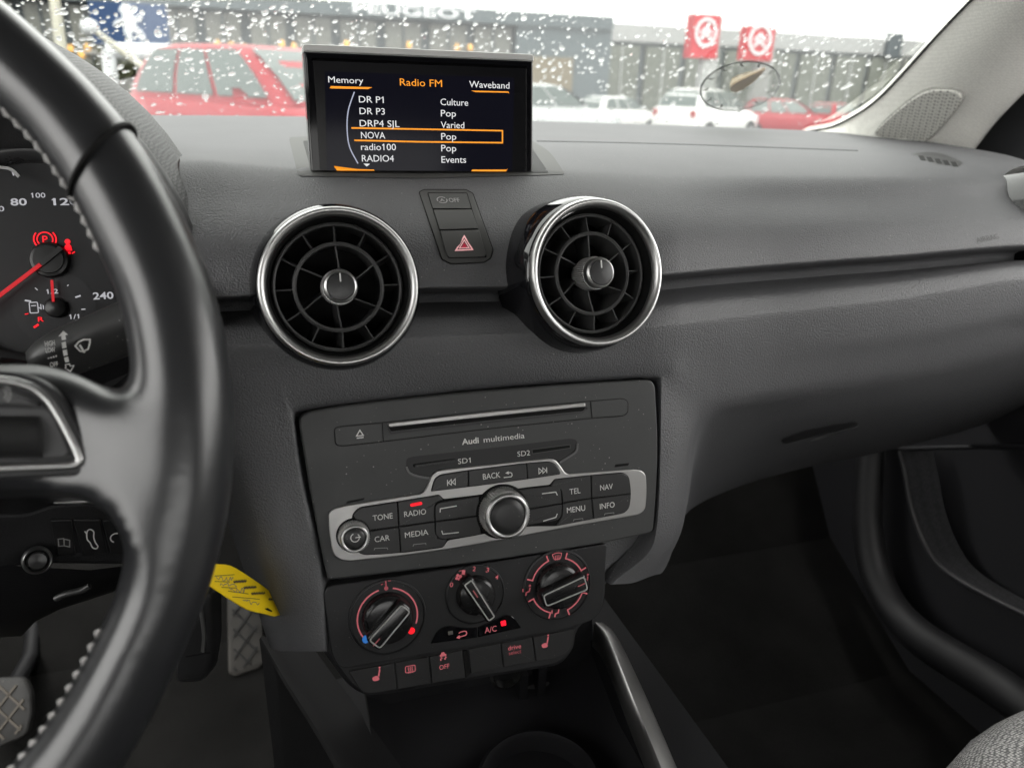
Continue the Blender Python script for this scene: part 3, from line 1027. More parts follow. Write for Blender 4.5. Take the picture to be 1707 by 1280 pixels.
# ================================================================== HAZARD SWITCH PANEL
sw = thing('switch_panel', 'small grey three-button panel with the hazard triangle, between the two central vents', 'switch panel', on_dash(760, 380))
hp_ = [(697.5, 320), (706, 315.5), (777, 315.5), (789, 322), (823, 417), (819, 431), (808, 438.5), (752, 441.5), (736, 433.5)]
drape(MB(), hp_, .0002, r=3, bev=.4).build('joint', PIT, sw, 40)
drape(MB(), [(698.9, 320.6), (706.8, 316.9), (776.6, 316.9), (787.8, 323), (821.4, 417), (817.6, 430), (807.4, 437.2), (752.6, 440), (737.2, 432.6)], .0014, r=3).build('frame', SWITCH, sw, 40)
drape(MB(), [(711.8, 320.8), (779, 321), (812, 429.8), (747, 431)], .0016, r=3, bev=.4).build('button_bed', PIT, sw, 40)
def hframe(a, b, c, off):
    F_ = three_frame(on_dash(*a, off), on_dash(*b, off), on_dash(*c, off))
    return F_
for pts, nm in (([(713.3, 322.2), (778, 322.4), (785.3, 347.6), (721.4, 347.8)], 'a'), ([(722.4, 349.6), (786.2, 349.4), (797.6, 381), (732.8, 382.8)], 'b'), ([(733.6, 384.8), (798.5, 383.2), (810.4, 424), (807.6, 428.4), (748.5, 429.3), (744.6, 425)], 'c')):
    b = drape(MB(), pts, .0028, edge=0, r=1.6, bev=.9).build('button', SWITCH, sw, 40, {'a': 'button with a circled arrow and OFF', 'b': 'blank middle button', 'c': 'hazard light button with red triangle'}[nm])
    if nm == 'a':
        HF = hframe((722, 347), (784, 346), (718, 324), .0036)
        onto(text_px(HF, 'OFF', 757, 333.5, 17, 7, 0, .005), .0031).build('lettering', PRINTDIM, b, None)
        c = HF.px(737, 333.5)
        ic = MB().stroke(arc(*c, .0030, 40, 200, 12), .0006, HF, 0).stroke(arc(*c, .0030, 220, 380, 12), .0006, HF, 0)
        text_mb(HF, 'A', c, None, .0030, 0, .005, 0, ic)
        onto(ic, .0031).build('icon', PRINTDIM, b, None)
        onto(MB().flat(rrect(*HF.px(752, 343.5), .0056, .0008, .0003), HF, 0), .0031).build('lamp', M('unlit_lamp', (.03, .03, .03), .4), b)
    if nm == 'c':
        HF = hframe((744, 427), (809, 425), (735, 386), .0036)
        for s, w_ in ((1, .0009), (.58, .0006)):
            tri = HF.pxs([(774 + s * a, 409 + s * e) for a, e in ((0, -15), (13.5, 7), (-14, 8.5))])
            onto(MB().stroke(tri, w_, HF, 0, True), .0031).build('icon', M('hazard_white', (.7, .5, .5), .5, emit=(1, .25, .3), es=.35), b)
        tri = HF.pxs([(774 + a * .36, 410 + e * .36) for a, e in ((0, -15), (13.5, 7), (-14, 8.5))])
        onto(MB().flat(tri, HF, 0), .0031).build('icon', M('hazard_red', (.55, .02, .06), .5), b)

# ================================================================== RADIO
ra = thing('radio_unit', 'black radio panel with chrome-trimmed buttons and two knobs below the vents', 'radio', RADIO_O)
def PL(pts, r, w0, w1, bev, name, mat, parent, label=None):
    rr = [max(x, bev * 1.3) * .001 for x in r] if isinstance(r, (list, tuple)) else max(r, bev * 1.3) * .001
    return MB().prism(rounded(RF.pxs(pts), rr), RF, w0 * .001, w1 * .001, bev * .001).build(name, mat, parent, label=label)
face = PL([(495.5, 690), (560, 677.5), (700, 661), (820, 650), (940, 641), (1060, 634), (1092, 632.5), (1098, 740), (1094, 830), (1089, 887), (1012, 904.5), (800, 938), (546, 967), (520, 840)],
          [8, 60, 80, 80, 80, 60, 9, 30, 30, 3, 30, 30, 2, 30], -14, 0, 1.2, 'faceplate', PANEL, ra)
# cd slot
cd = PL([(637.5, 704.9), (800, 686), (983, 668.9), (986, 696), (800, 715.5), (639, 735.5)], .6, -1, .25, .2, 'disc_slot', PANEL, ra)
PL([(645, 704.7), (810, 686.5), (974, 670.8), (975, 677.6), (812, 694.3), (649, 711.8)], .8, -1, 1.6, .5, 'chrome_strip', ALU, cd)
PL([(648, 711.8), (812, 694), (975, 677.6), (973, 684.5), (812, 700.5), (652, 718.6)], .5, -1, .4, 0, 'slot', PIT, cd)
MB().stroke(RF.pxs([(646, 713), (651, 721.5), (812, 703.5), (970, 687), (978.5, 680)]), .0012, RF, .0003, h=.0006).build('slot_lip', SOFT, cd)
b = PL([(557, 713), (570, 710.7), (636.2, 705.2), (638.5, 735.3), (570, 743), (560, 741)], [4, 4, .4, .4, 4, 4], -1, .5, .3, 'button', PANEL, ra)
c = RF.px(600, 722)
MB().stroke(RF.pxs([(594, 726.4), (599.7, 716.8), (605.4, 725.2)]), .0006, RF, .0007, True).stroke(RF.pxs([(594.5, 730), (605.8, 728.6)]), .0006, RF, .0007).build('icon', WHITE, b)
b = PL([(984, 668.9), (1038, 664.6), (1046, 669), (1045.5, 687), (1039, 692.5), (987, 696.4)], [.4, 4, 4, 4, 4, .4], -1, .5, .3, 'button', PANEL, ra)
for pts in ([(636.8, 704.5), (639, 736)], [(983.3, 668.5), (986.4, 696.8)]):
    MB().stroke(RF.pxs(pts), .0004, RF, .00062).build('joint', PIT, ra)
ol = rounded(RF.pxs([(556.5, 713), (570, 710), (636, 704.5), (800, 685.3), (984, 668.3), (1038, 664), (1047, 669), (1046.5, 688), (1039, 693.3), (986, 697.3), (800, 716), (639, 736.2), (570, 743.8), (559, 741)]), [.004, .004, .05, .05, .05, .004, .004, .004, .004, .05, .05, .05, .004, .004])
MB().stroke(ol, .0004, RF, .00008, True).build('joint', PIT, ra)
text_px(RF, 'Audi', 784, 734.6, 28, 10, .0002, .022).build('lettering', WHITE, ra, None)
text_px(RF, 'multimedia', 840.5, 729, 68, 9.5, .0002, .002).build('lettering', WHITE, ra, None)
# memory card recess
rc = PL([(677, 765), (686, 761), (820, 746.5), (951, 730.6), (961, 733), (963, 742), (960, 752), (932, 771), (717, 797.5), (684, 789.5), (677, 780)], [2, 3, 60, 3, 2, 2, 3, 2, 2, 3, 3], -1, .06, 0, 'card_recess', M('recess_black', (.012, .012, .0125), .5), ra)
MB().stroke(smoothline(RF.pxs([(677.5, 778), (683, 788), (698, 794), (718, 797)]), 5), .0011, RF, .0001, h=.0006).build('recess_edge', M('recess_edge_black', (.10, .10, .10), .35), rc)
MB().stroke(smoothline(RF.pxs([(962.5, 739), (960, 752), (948, 761), (933, 770.5)]), 5), .0013, RF, .0001, h=.0007).build('recess_edge', bpy.data.materials['recess_edge_black'], rc)
PL([(688, 773.5), (758, 764), (759, 768.5), (689, 778.5)], .4, -1, .15, 0, 'card_slot', PIT, rc)
PL([(691, 774.5), (757.5, 765.5), (758, 768.8), (692, 778)], .5, -1, 1.0, .3, 'memory_card', KEYS, rc)
s2 = PL([(886.5, 749), (950, 741), (950.5, 746.5), (887.5, 756)], .3, -1, .15, 0, 'card_slot', PIT, rc)
MB().stroke(RF.pxs([(886.5, 749), (950, 741), (950.5, 746.5), (887.5, 756)]), .0004, RF, .0003, True).build('slot_edge', M('slot_edge_grey', (.05, .05, .05), .5), s2)
text_px(RF, 'SD1', 774, 767.6, 21, 9, .00025, .0).build('lettering', WHITE, ra, None)
text_px(RF, 'SD2', 873, 755.3, 21, 9, .00025, .0).build('lettering', WHITE, ra, None)
# chrome trim
tr = PL([(547.5, 855), (556, 846.5), (576, 841), (640, 831), (703, 821.5), (710, 813), (719, 791.3), (726, 784.5), (737, 781.5), (830, 772), (914, 763.3), (925, 765.5), (933.4, 775.4), (941, 787), (947, 789.4), (1000, 785.5), (1058, 781.5), (1070, 784), (1076, 792), (1077.5, 820), (1075, 848), (1066, 857), (1040, 862), (930, 881), (800, 906), (700, 922), (583, 935), (566, 932.5), (554, 922), (548, 885)],
        [3, 3, 3, 20, 2, 3, 3, 3, 3, 20, 3, 3, 5, 3, 3, 20, 4, 4, 4, 10, 4, 4, 4, 30, 30, 30, 4, 4, 4, 6], -1, 1.2, .7, 'chrome_trim', ALU, ra)
fld = PL([(585, 858), (597, 844), (661, 834.5), (731, 823), (739, 830.5), (797, 824), (870, 812), (915, 807), (923, 797.3), (983, 790.8), (1037, 786.2), (1047, 793), (1051, 822), (1047.5, 846), (1039, 854.5), (987, 864), (925, 876), (873, 876), (800, 890), (746, 899.5), (738, 911.5), (669, 920.5), (606, 924), (594, 918)],
         [3, 3, 10, 1, 1, 10, 10, 1, 1, 10, 4, 4, 10, 4, 4, 10, 3, 10, 10, 1.5, 1.5, 10, 4, 4], -.5, 1.3, 0, 'button_field', PIT, ra)
up = PL([(717, 818.5), (723, 797), (732, 790), (780, 782.3), (876, 770.6), (915.5, 768.2), (926, 773), (934.5, 789.5), (878, 798), (779, 811)], [1, 2, 3, 20, 20, 3, 3, 2, 10, 10], -.5, 1.3, 0, 'button_field', PIT, ra)
def key(pts, r, label=None): return PL(pts, r, 0, 2.1, .35, 'button', KEYS, ra, label)
def kt(b, s, x, y, w, h=9.6): text_px(RF, s, x, y, w, h, .00225, .0).build('lettering', WHITE, b, None)
k = key([(718.6, 817.6), (724.2, 797.5), (732.4, 791), (778.6, 783.5), (778.6, 809.8)], [.6, 2, 2, .2, .2], 'skip back button')
MB().stroke(RF.pxs([(744.5, 798.5), (744.8, 808.3)]), .0005, RF, .00225).stroke(RF.pxs([(751, 797.6), (746, 803.2), (751.2, 807)]), .0005, RF, .00225, True).stroke(RF.pxs([(757.4, 796.8), (752.4, 802.4), (757.6, 806.2)]), .0005, RF, .00225, True).build('icon', WHITE, k)
k = key([(780.2, 783.3), (875.4, 771.6), (877.4, 796.8), (780.2, 809.6)], .3, 'button printed BACK')
kt(k, 'BACK', 819.5, 792.5, 29, 10)
MB().stroke(RF.pxs([(838, 794.6), (850.5, 793.2), (852, 791), (851.2, 787.2), (849, 786.3), (842, 787)]), .0005, RF, .00225).flat(RF.pxs([(840.5, 787.2), (846, 784), (846.4, 789.4)]), RF, .00225).build('icon', WHITE, k)
k = key([(876.8, 771.4), (915.3, 769.2), (925, 774), (933, 788.8), (878.8, 796.6)], [.2, 2, 2, .6, .2], 'skip forward button')
MB().stroke(RF.pxs([(909.2, 777.8), (909.5, 787)]), .0005, RF, .00225).stroke(RF.pxs([(902.8, 778.5), (908.2, 782.8), (903, 787.6)]), .0005, RF, .00225, True).stroke(RF.pxs([(896.2, 779.3), (901.6, 783.6), (896.5, 788.4)]), .0005, RF, .00225, True).build('icon', WHITE, k)
def mark(k, pts): MB().stroke(RF.pxs(pts), .00035, RF, .00225).build('mark', PRINTDIM, k)
k = key([(587.5, 858), (598.5, 845.3), (660.6, 835.8), (663, 875.6), (612, 882.5)], [2, 2, .2, .2, .5]); kt(k, 'TONE', 638, 861, 33)
k = key([(662.6, 835.4), (730.6, 824.4), (737, 831.6), (726, 836), (722.6, 843), (723, 867), (664.6, 875.3)], [.2, .4, .4, 1.5, 1, .2, .2]); kt(k, 'RADIO', 692, 854.3, 36.5)
PL([(682.5, 838.2), (701.5, 834.6), (703, 838), (701.8, 839.6), (683.3, 843)], 1, 1, 2.6, .3, 'lamp', REDON, k)
k = key([(613, 884.2), (663.2, 877.3), (666.3, 919), (606, 923), (598, 918)], [.5, .2, .2, 2, 2]); kt(k, 'CAR', 637, 897, 25); mark(k, [(623, 915), (624, 911.8), (645, 911), (645.5, 913.8)])
k = key([(664.8, 877), (723, 868.8), (724.2, 888), (728, 895), (744.3, 897.6), (737.4, 910), (668, 918.8)], [.2, .2, 1, 1.5, .4, .4, .2]); kt(k, 'MEDIA', 694.5, 888.8, 39); mark(k, [(687.5, 908.8), (688.5, 905.5), (708.5, 903.5), (709, 906)])
# rocker pads round the dial
k = key([(724.6, 867), (724.2, 843.5), (728, 837.8), (735, 835.6), (797, 826), (797.5, 857.6)], [.2, 1.5, 2, 2, .3, .3]); mark(k, []) if 0 else MB().stroke(RF.pxs([(732.3, 852.3), (732.8, 846.2), (760, 841.5)]), .0006, RF, .00225).build('corner_mark', WHITE, k)
k = key([(724.8, 868.6), (797.6, 859), (800, 889.3), (737, 897.5), (729, 895), (725.2, 888)], [.3, .3, .3, 2, 2, 1.5]); MB().stroke(RF.pxs([(735, 882.6), (737, 888.3), (763.5, 885.4)]), .0006, RF, .00225).build('corner_mark', WHITE, k)
k = key([(855.6, 816.5), (923, 808.4), (930, 811), (933.4, 818), (934.6, 837.6), (872, 847.4)], [.3, 2, 2, 1.5, .3, .3]); MB().stroke(RF.pxs([(901.5, 821.5), (924.5, 818.6), (927, 824)]), .0006, RF, .00225).build('corner_mark', WHITE, k)
k = key([(872, 849), (934.8, 839.2), (934.6, 857), (931, 863), (924, 866.2), (872, 875)], [.3, .3, 1.5, 2, 2, .3]); MB().stroke(RF.pxs([(903.5, 866.8), (924.5, 860.6), (927, 854.5)]), .0006, RF, .00225).build('corner_mark', WHITE, k)
k = key([(916.5, 808.4), (923.8, 798.6), (982.4, 792), (983.4, 828.8), (936.6, 836), (934.6, 815)], [.4, .4, .2, .2, .2, 1.5]); kt(k, 'TEL', 958.5, 818, 18)
k = key([(984.4, 791.8), (1037, 787.6), (1045.6, 794), (1049.6, 821), (985, 828.6)], [.2, 3, 3, .2, .2]); kt(k, 'NAV', 1011, 811.3, 21)
k = key([(936.8, 837.4), (983.5, 830.4), (986.4, 863), (926, 874.6), (935.8, 858)], [.2, .2, .2, 1, 1.5]); kt(k, 'MENU', 960.3, 848, 30.5); mark(k, [(953.5, 867), (954.5, 864.3), (969, 862.5), (969.8, 865)])
k = key([(985.2, 830), (1049.8, 822.6), (1046.5, 845.4), (1038.6, 853.2), (988, 862.8)], [.2, .2, 3, 3, .2]); kt(k, 'INFO', 1012.3, 842, 24.5); mark(k, [(1005, 857.5), (1006, 854.6), (1020.5, 852.8), (1021.3, 855)])
for pts in ([(576, 838.5), (580, 835), (608, 829.5), (606, 833), (579, 839)], [(1024, 778), (1026, 774), (1049, 771.6), (1047, 775.6), (1026, 778.4)]):
    PL(pts, .3, -1, .1, 0, 'key_slot', PIT, ra)
def knob(px, py, Rpx, cap, h, name, nteeth, label):
    a = RF.px(px - Rpx, py); b = RF.px(px + Rpx, py); c = RF.px(px, py); R = (b[0] - a[0]) / 2
    n = nteeth * 2
    rings = []
    for f, w in ((1.02, .0005), (1.0, .0025), (.985, h * .80), (.93, h * .92)):
        rings.append([RF.p(c[0] + R * f * (1 - (.035 if i % 2 else 0)) * math.cos(2 * math.pi * i / n), c[1] + R * f * (1 - (.035 if i % 2 else 0)) * math.sin(2 * math.pi * i / n), w) for i in range(n)])
    o = MB().loft(rings, True, False, True).build(name, KNURL, ra, 25, label)
    MB().lathe([(R * .925, h * .90), (R * .90, h * 1.0), (R * .84, h * 1.06), (R * (cap + .02), h * 1.03), (R * cap, h * .98)], RF, *c, 72).build('knob_ring', CHROME, o, 75)
    MB().lathe([(R * cap, h * .96), (R * (cap - .04), h * 1.04), (R * .4, h * 1.07), (.00001, h * 1.08)], RF, *c, 64).build('knob_cap', KEYS, o, 60)
    MB().lathe([(R * 1.13, .0013), (R * 1.10, .0022), (R * 1.03, .0023)], RF, *c, 64).build('collar', PIT, o)
    return o, c, R
knob(836, 851.5, 39.5, .72, .0135, 'dial', 60, 'large knurled dial in the middle of the buttons')
ok_, c, R = knob(589, 890.5, 26, .70, .010, 'dial', 44, 'small power knob at the left end of the trim')
cc = RF.px(592, 896, .0112)
MB().stroke(arc(*cc, .0024, 110, 405, 18), .0005, RF, .0112).stroke([(cc[0] + .0002, cc[1]), (cc[0] + .0032, cc[1])], .0005, RF, .0112).build('icon', WHITE, ok_)

# ================================================================== HEATER PANEL
CF = tilt_frame(onY(790, 1000, Yp(790, 1000, -.002)), 17)
cl = thing('climate_panel', 'black heater panel with three round dials and a row of switches', 'climate panel', CF.O)
def CP(pts, r, w0, w1, bev, name, mat, parent, label=None):
    rr = [max(x, bev * 1.3) * .001 for x in r] if isinstance(r, (list, tuple)) else max(r, bev * 1.3) * .001
    return MB().prism(rounded(CF.pxs(pts), rr), CF, w0 * .001, w1 * .001, bev * .001).build(name, mat, parent, label=label)
HOUSE = M('heater_black', (.013, .013, .014), .42, dust=.15, rvar=.05)
CP([(534, 1085), (545, 985), (800, 940), (1012, 903), (1016, 985), (1010, 1022), (966, 1052), (962, 1085), (945, 1108), (930, 1116), (640, 1165), (606, 1166), (580, 1148)], [4, 4, 40, 4, 4, 8, 8, 4, 8, 8, 8, 10, 10], -22, -3.5, 3, 'housing', HOUSE, cl)
CP([(538, 990), (547, 976.5), (800, 940), (1012, 906), (1008, 985), (1003, 1018), (988, 1034), (941, 1050), (760, 1082), (577, 1114.5), (562, 1110), (552, 1090)], [4, 4, 60, 3, 20, 5, 5, 20, 60, 5, 6, 8], -8, 0, .9, 'dial_plate', HOUSE, cl)
def dial_base(px, py, rpx):
    c = CF.px(px, py); R = (CF.px(px + rpx, py)[0] - CF.px(px - rpx, py)[0]) / 2
    return c, R
def bar_knob(c, R, ang, kn_r, bl, bw, h, label, tick_at):
    """round knob with a raised grip; ang is the way its mark points"""
    base = MB().lathe([(R, -.0005), (R * .985, .0010), (R * .95, .0012), (R * .93, .0004), (kn_r * 1.06, .0004)], CF, *c, 72).build('dial_ring', HOUSE, cl)
    o = MB().lathe([(kn_r * 1.03, .0003), (kn_r, .0040), (kn_r * .94, .0062), (kn_r * .80, .0070), (kn_r * .3, .0074), (.00001, .0074)], CF, *c, 64).build('dial', GLOSSY_KNOB, cl, 60, label)
    ca, sa = math.cos(rad(ang)), math.sin(rad(ang))
    def T_(p): return (c[0] + p[0] * ca - p[1] * sa, c[1] + p[0] * sa + p[1] * ca)
    ol = rounded([(-bl * .95, -bw * .44), (bl, -bw * .5), (bl, bw * .5), (-bl * .95, bw * .44)], bw * .32, 5)
    MB().prism([T_(p) for p in ol], CF, .004, .004 + h, .0016).build('grip', GLOSSY_KNOB, o, 50)
    il = inset(ol if area2(ol) > 0 else ol[::-1], .0017)
    MB().stroke([T_(p) for p in il], .0008, CF, .0040 + h, True, h=.0003).build('grip_sheen', M('edge_sheen', (.60, .60, .58), .38, metal=.9), o)  # bright metal outline paints the highlight along the grip's edge
    MB().flat([T_(p) for p in rrect(tick_at, 0, .0055, .0008, .0002)], CF, .0042 + h).build('pointer', M('pointer_red', (.42, .11, .12), .5), o)
    return base, o
GLOSSY_KNOB = M('knob_black', (.012, .012, .0125), .24, spec=.5, rvar=.05, dust=.08)
c, R = dial_base(646, 1028, 66)
base, o = bar_knob(c, R, 223, R * .64, R * .66, R * .50, .0095, 'temperature dial with a red and a blue dot', R * .52)
ra_ = R * .765
MB().stroke(arc(*c, ra_, 103, 212, 30), .0009, CF, .0008).build('scale_arc', REDLIT, base)
MB().stroke(arc(*c, ra_, 76, -22, 30), .0009, CF, .0008).build('scale_arc', REDLIT, base)
MB().flat(circle(*CF.px(609.5, 1064), .0021, 20, .0025), CF, .0009).build('blue_dot', BLUEDOT, base)
MB().flat(circle(*CF.px(685.5, 1050), .0021, 20), CF, .0009).build('red_dot', REDON, base)
q = CF.px(643, 974.5)
MB().stroke([(q[0], q[1] + .003), (q[0], q[1] - .001)], .0009, CF, .0014).flat(circle(q[0], q[1] - .0016, .0013, 12), CF, .0014).stroke([(q[0] + .0014, q[1] + .0026), (q[0] + .003, q[1] + .0026)], .0006, CF, .0014).stroke([(q[0] - .003, q[1] + .001), (q[0] - .0016, q[1] + .0014)], .0006, CF, .0014).build('icon', REDDIM, base)
c, R = dial_base(792, 990, 50.5)
base, o = bar_knob(c, R, 118, R * .62, R * .84, R * .44, .0085, 'fan dial numbered up to 4', R * .30)
for s, x, y in (('0', 752.7, 974), ('1', 772.7, 953.4), ('2', 790.6, 947.5), ('3', 812.8, 949.3), ('4', 828.3, 961.3)):
    text_px(CF, s, x, y, 5.5, 8, .0016, .005, rot=-14).build('lettering', REDLIT, base, None)
q = CF.px(763.5, 960.5)
ic = MB()
for k in range(4):
    a = rad(20 + 90 * k)
    ic.flat(circle(q[0] + .0013 * math.cos(a), q[1] + .0013 * math.sin(a), .0010, 10), CF, .0016)
ic.build('icon', REDLIT, base)
c, R = dial_base(929, 974.5, 57.5)
base, o = bar_knob(c, R, 14, R * .62, R * .70, R * .52, .0095, 'air direction dial with its bar turned level', R * .50)
for a0, a1 in ((24, 70), (108, 160), (199, 250), (288, 336)):
    P = arc(*c, R * .765, a0, a1, 16)
    e0 = arc(*c, R * .93, a0, a0, 1)[0]; e1 = arc(*c, R * .93, a1, a1, 1)[0]
    MB().stroke([e0] + P + [e1], .0009, CF, .0014).build('scale_arc', REDLIT, base)
def ico(F, w, px, py, kind, mat, parent, s=1.0):
    q = F.px(px, py); mb = MB()
    def S(pts, wd=.0006, cl_=False): mb.stroke([(q[0] + a * s * .001, q[1] + b * s * .001) for a, b in pts], wd, F, w, cl_)
    def Fl(pts): mb.flat([(q[0] + a * s * .001, q[1] + b * s * .001) for a, b in pts], F, w)
    if kind == 'seat':
        Fl([(-3.2, -3.4), (-3.6, -1.6), (-1.4, -.6), (.6, -.8), (1.8, -3.6), (.4, -4.4), (-2.2, -4.4)]); Fl([(.7, -.6), (1.5, -2.2), (2.9, 3.6), (1.9, 4.2), (1.5, 2.6)]); Fl(circle(2.3, 5.2, .8, 10))
    elif kind == 'rear':
        S(rounded([(-3.6, -2.4), (3.6, -2.4), (3.6, 2.4), (-3.6, 2.4)], .9), .0005, True)
        for x in (-1.4, 0, 1.4): S([(x, -3.2), (x + .3, -1.2), (x - .2, .2), (x + .2, 1.6)], .0005)
    elif kind == 'esc':
        Fl([(-2.4, 1), (-2.6, 2.4), (-1.6, 2.8), (-1.0, 4.2), (1.0, 4.2), (1.6, 2.8), (2.6, 2.4), (2.4, 1)]); S([(-1.8, .6), (-.8, -.2), (-2.2, -1), (-1.6, -2)]); S([(1.4, .6), (2.4, -.2), (1, -1), (1.6, -2)])
    elif kind == 'recirc':
        S([(2, 1.6), (3.2, 1), (3.4, -.2), (2.6, -1.2), (-1.4, -1.6)], .0007); Fl([(-1.2, -.3), (-3.4, -1.7), (-1, -2.9)]); S([(2, 1.6), (-.5, 1.4), (-1.6, .8)], .0006)
    elif kind == 'screen':
        S(rounded([(-3.2, 1.8), (-2, -1.6), (2, -1.6), (3.2, 1.8), (0, 2.6)], .5), .0005, True)
        for x in (-1.2, 0, 1.2): S([(x, -2.2), (x, 1)], .0005)
    elif kind == 'person':
        Fl(circle(1.6, 3, .8, 10)); S([(1.6, 1.8), (1.0, -.6), (-1.0, -1), (-1.4, -3)], .0009); S([(-3, 1.8), (-3.2, -.4)], .0008)
    return mb.build('icon', mat, parent)
ico(CF, .0014, 927.5, 926.5, 'screen', REDLIT, base); ico(CF, .0014, 926.7, 1018.5, 'person', REDLIT, base); ico(CF, .0014, 878.5, 983, 'person', REDDIM, base); ico(CF, .0014, 975, 964.5, 'person', REDDIM, base)
# two small buttons under the fan dial
bp = [(717.5, 1072), (728, 1050), (745, 1041.5), (775, 1046), (795, 1044.5), (795.5, 1061.5)]
b1 = CP(bp, [.6, 3, 6, 6, .2, .2], -1, .8, .3, 'button', GLOSS, cl, 'recirculation button with an unlit lamp')
b2 = CP([(796.3, 1044.3), (825, 1033), (843, 1022.5), (855, 1026.5), (868.5, 1045.5), (796.8, 1061.3)], [.2, 6, 3, 4, .6, .2], -1, .8, .3, 'button', GLOSS, cl, 'A/C button with a glowing red lamp')
ico(CF, .00095, 768.5, 1055.5, 'recirc', REDLIT, b1)
MB().flat(rrect(*CF.px(750.5, 1053.5), .0030, .0024, .0003), CF, .00095).build('lamp', M('grey_lamp', (.12, .11, .10), .5), b1)
text_px(CF, 'A/C', 818, 1048.3, 20, 10, .00095, .004).build('lettering', REDLIT, b2, None)
MB().prism(rounded(CF.pxs([(834, 1034.5), (842, 1032.5), (843, 1040.5), (835, 1042)]), .0004), CF, .0002, .0014, .0003).build('lamp', M('lamp_on', (.8, .0, .01), .4, emit=(1, .005, .015), es=2.5), b2)
# bottom row of switches
def RW(pts, r, nm=None, label=None):
    return MB().prism(rounded(CF.pxs(pts, -.003), [max(x, .65) * .001 for x in r]), CF, -.006, -.0022, .0005).build('switch', M('row_switch', (.019, .019, .0195), .42, dust=.12, rvar=.06) if 'row_switch' not in bpy.data.materials else bpy.data.materials['row_switch'], cl, label=label)
rowsw = [([(580.5, 1118), (656.5, 1104), (660.5, 1148), (628, 1154), (604, 1155)], [1, .3, .3, 8, 8], 'seat', (629, 1127), 'left seat heating switch'),
         ([(658.5, 1103.6), (713.5, 1093.5), (718, 1138.5), (662.5, 1147.8)], [.3] * 4, 'rear', (685, 1117), 'rear window heating switch'),
         ([(715.5, 1093.2), (770, 1083), (775, 1129), (720, 1138)], [.3] * 4, 'esc', (740, 1098), 'switch with a skidding car and OFF'),
         ([(780, 1081.2), (833, 1071.3), (837.5, 1111.5), (785, 1121.5)], [.3] * 4, None, None, 'blank switch'),
         ([(835, 1071), (886, 1061.2), (891.5, 1101.5), (839.5, 1111)], [.3] * 4, 'txt', (857.7, 1081), 'switch printed drive select'),
         ([(888, 1060.8), (957.5, 1047.5), (955, 1076), (926, 1098), (893.5, 1101)], [.3, 1, 8, 8, .3], 'seat', (911.5, 1072), 'right seat heating switch')]
for pts, r, kind, at, lab in rowsw:
    b = RW(pts, r, None, lab)
    if kind in ('seat', 'rear', 'esc'):
        ico(CF, -.0021, *at, kind, REDLIT, b, .82)
    if kind == 'esc':
        text_px(CF, 'OFF', 740.8, 1110.5, 17, 8, -.0021, .004).build('lettering', REDLIT, b, None)
    if kind == 'txt':
        text_px(CF, 'drive', 857.8, 1077.8, 22, 8, -.0021, .006).build('lettering', REDLIT, b, None)
        text_px(CF, 'select', 858.6, 1086.2, 21, 7, -.0021, .0).build('lettering', REDDIM, b, None)
MB().prism(CF.pxs([(772, 1084), (778.5, 1082.8), (783.5, 1122), (776.5, 1129)], -.003), CF, -.006, -.0026).build('divider', PIT, cl)

# ================================================================== INSTRUMENTS
ic_ = thing('instrument_cluster', 'dark instrument cluster with a lit speedometer seen through the steering wheel', 'instrument cluster', Vector((-.2, .50, -.12)) + EYE)
hx, hz = -.2, -.115
def arch(sx, sz, y, n=48, dz=0.0):
    out = []
    for k in range(n + 1):
        t = math.pi * (-.30 + 1.60 * k / n)
        c, s_ = math.cos(t), math.sin(t)
        x = hx + sx * math.copysign(abs(c), c)
        z = hz + dz + (sz * abs(s_) ** .95 if s_ > 0 else -.10 * abs(s_))
        out.append(Vector((x, y, z)) + EYE)
    return out
HW, HH = .163, .153
MB().grid([arch(HW * a, HH * b, y, dz=d) for a, b, y, d in ((1.0, 1.0, .449, 0), (1.012, 1.012, .462, 0), (1.012, 1.012, .50, .001), (.99, .985, .56, 0), (.95, .92, .63, -.004), (.88, .78, .72, -.012))]).build('hood', HOODCLOTH, ic_, 60)
MB().grid([arch(HW * a, HH * b, y) for a, b, y in ((1.0, 1.0, .4492), (1.004, 1.004, .442), (.99, .99, .436), (.965, .96, .434), (.94, .93, .437), (.92, .90, .446))]).build('hood_rim', SOFT, ic_, 60)
MB().grid([arch(HW * a, HH * b, y) for a, b, y in ((.92, .90, .446), (.88, .86, .49), (.84, .82, .555), (.80, .78, .60), (.3, .3, .606), (.01, .01, .608))]).build('hood_lining', PLASTIC, ic_, 60)
IF = tilt_frame(onY(80, 432, .535), 20)
def IP(pts, r, w0, w1, bev, name, mat, parent, **k):
    return MB().prism(rounded(IF.pxs(pts), r * .001), IF, w0 * .001, w1 * .001, bev * .001).build(name, mat, parent, **k)
MB().flat([(-.2, -.10), (.07, -.10), (.07, .07), (-.2, .07)], IF, -.004).build('backplate', M('cluster_black', (.010, .010, .011), .5), ic_)
dc = IF.px(70, 432)
RDL = .0600
MB().flat(circle(*dc, RDL, 72), IF, 0).build('dial_face', M('dial_black', (.012, .012, .0135), .55), ic_)
MB().lathe([(RDL * 1.0, 0), (RDL * 1.0, .006), (RDL * 1.03, .010), (RDL * 1.10, .011), (RDL * 1.13, .004)], IF, *dc, 96).build('dial_bezel', M('bezel_grey', (.035, .035, .036), .3, rvar=.05), ic_, 60)
MB().lathe([(RDL * 1.012, .0072), (RDL * 1.022, .0088), (RDL * 1.035, .0095)], IF, *dc, 96).build('bezel_ring', CHROME, ic_, 60)
MB().stroke(smoothline(IF.pxs([(-20, 278), (0, 280), (20, 284), (33, 296)], .012), 6), .0018, IF, .012, h=.002).build('bezel_ring', CHROME, ic_)
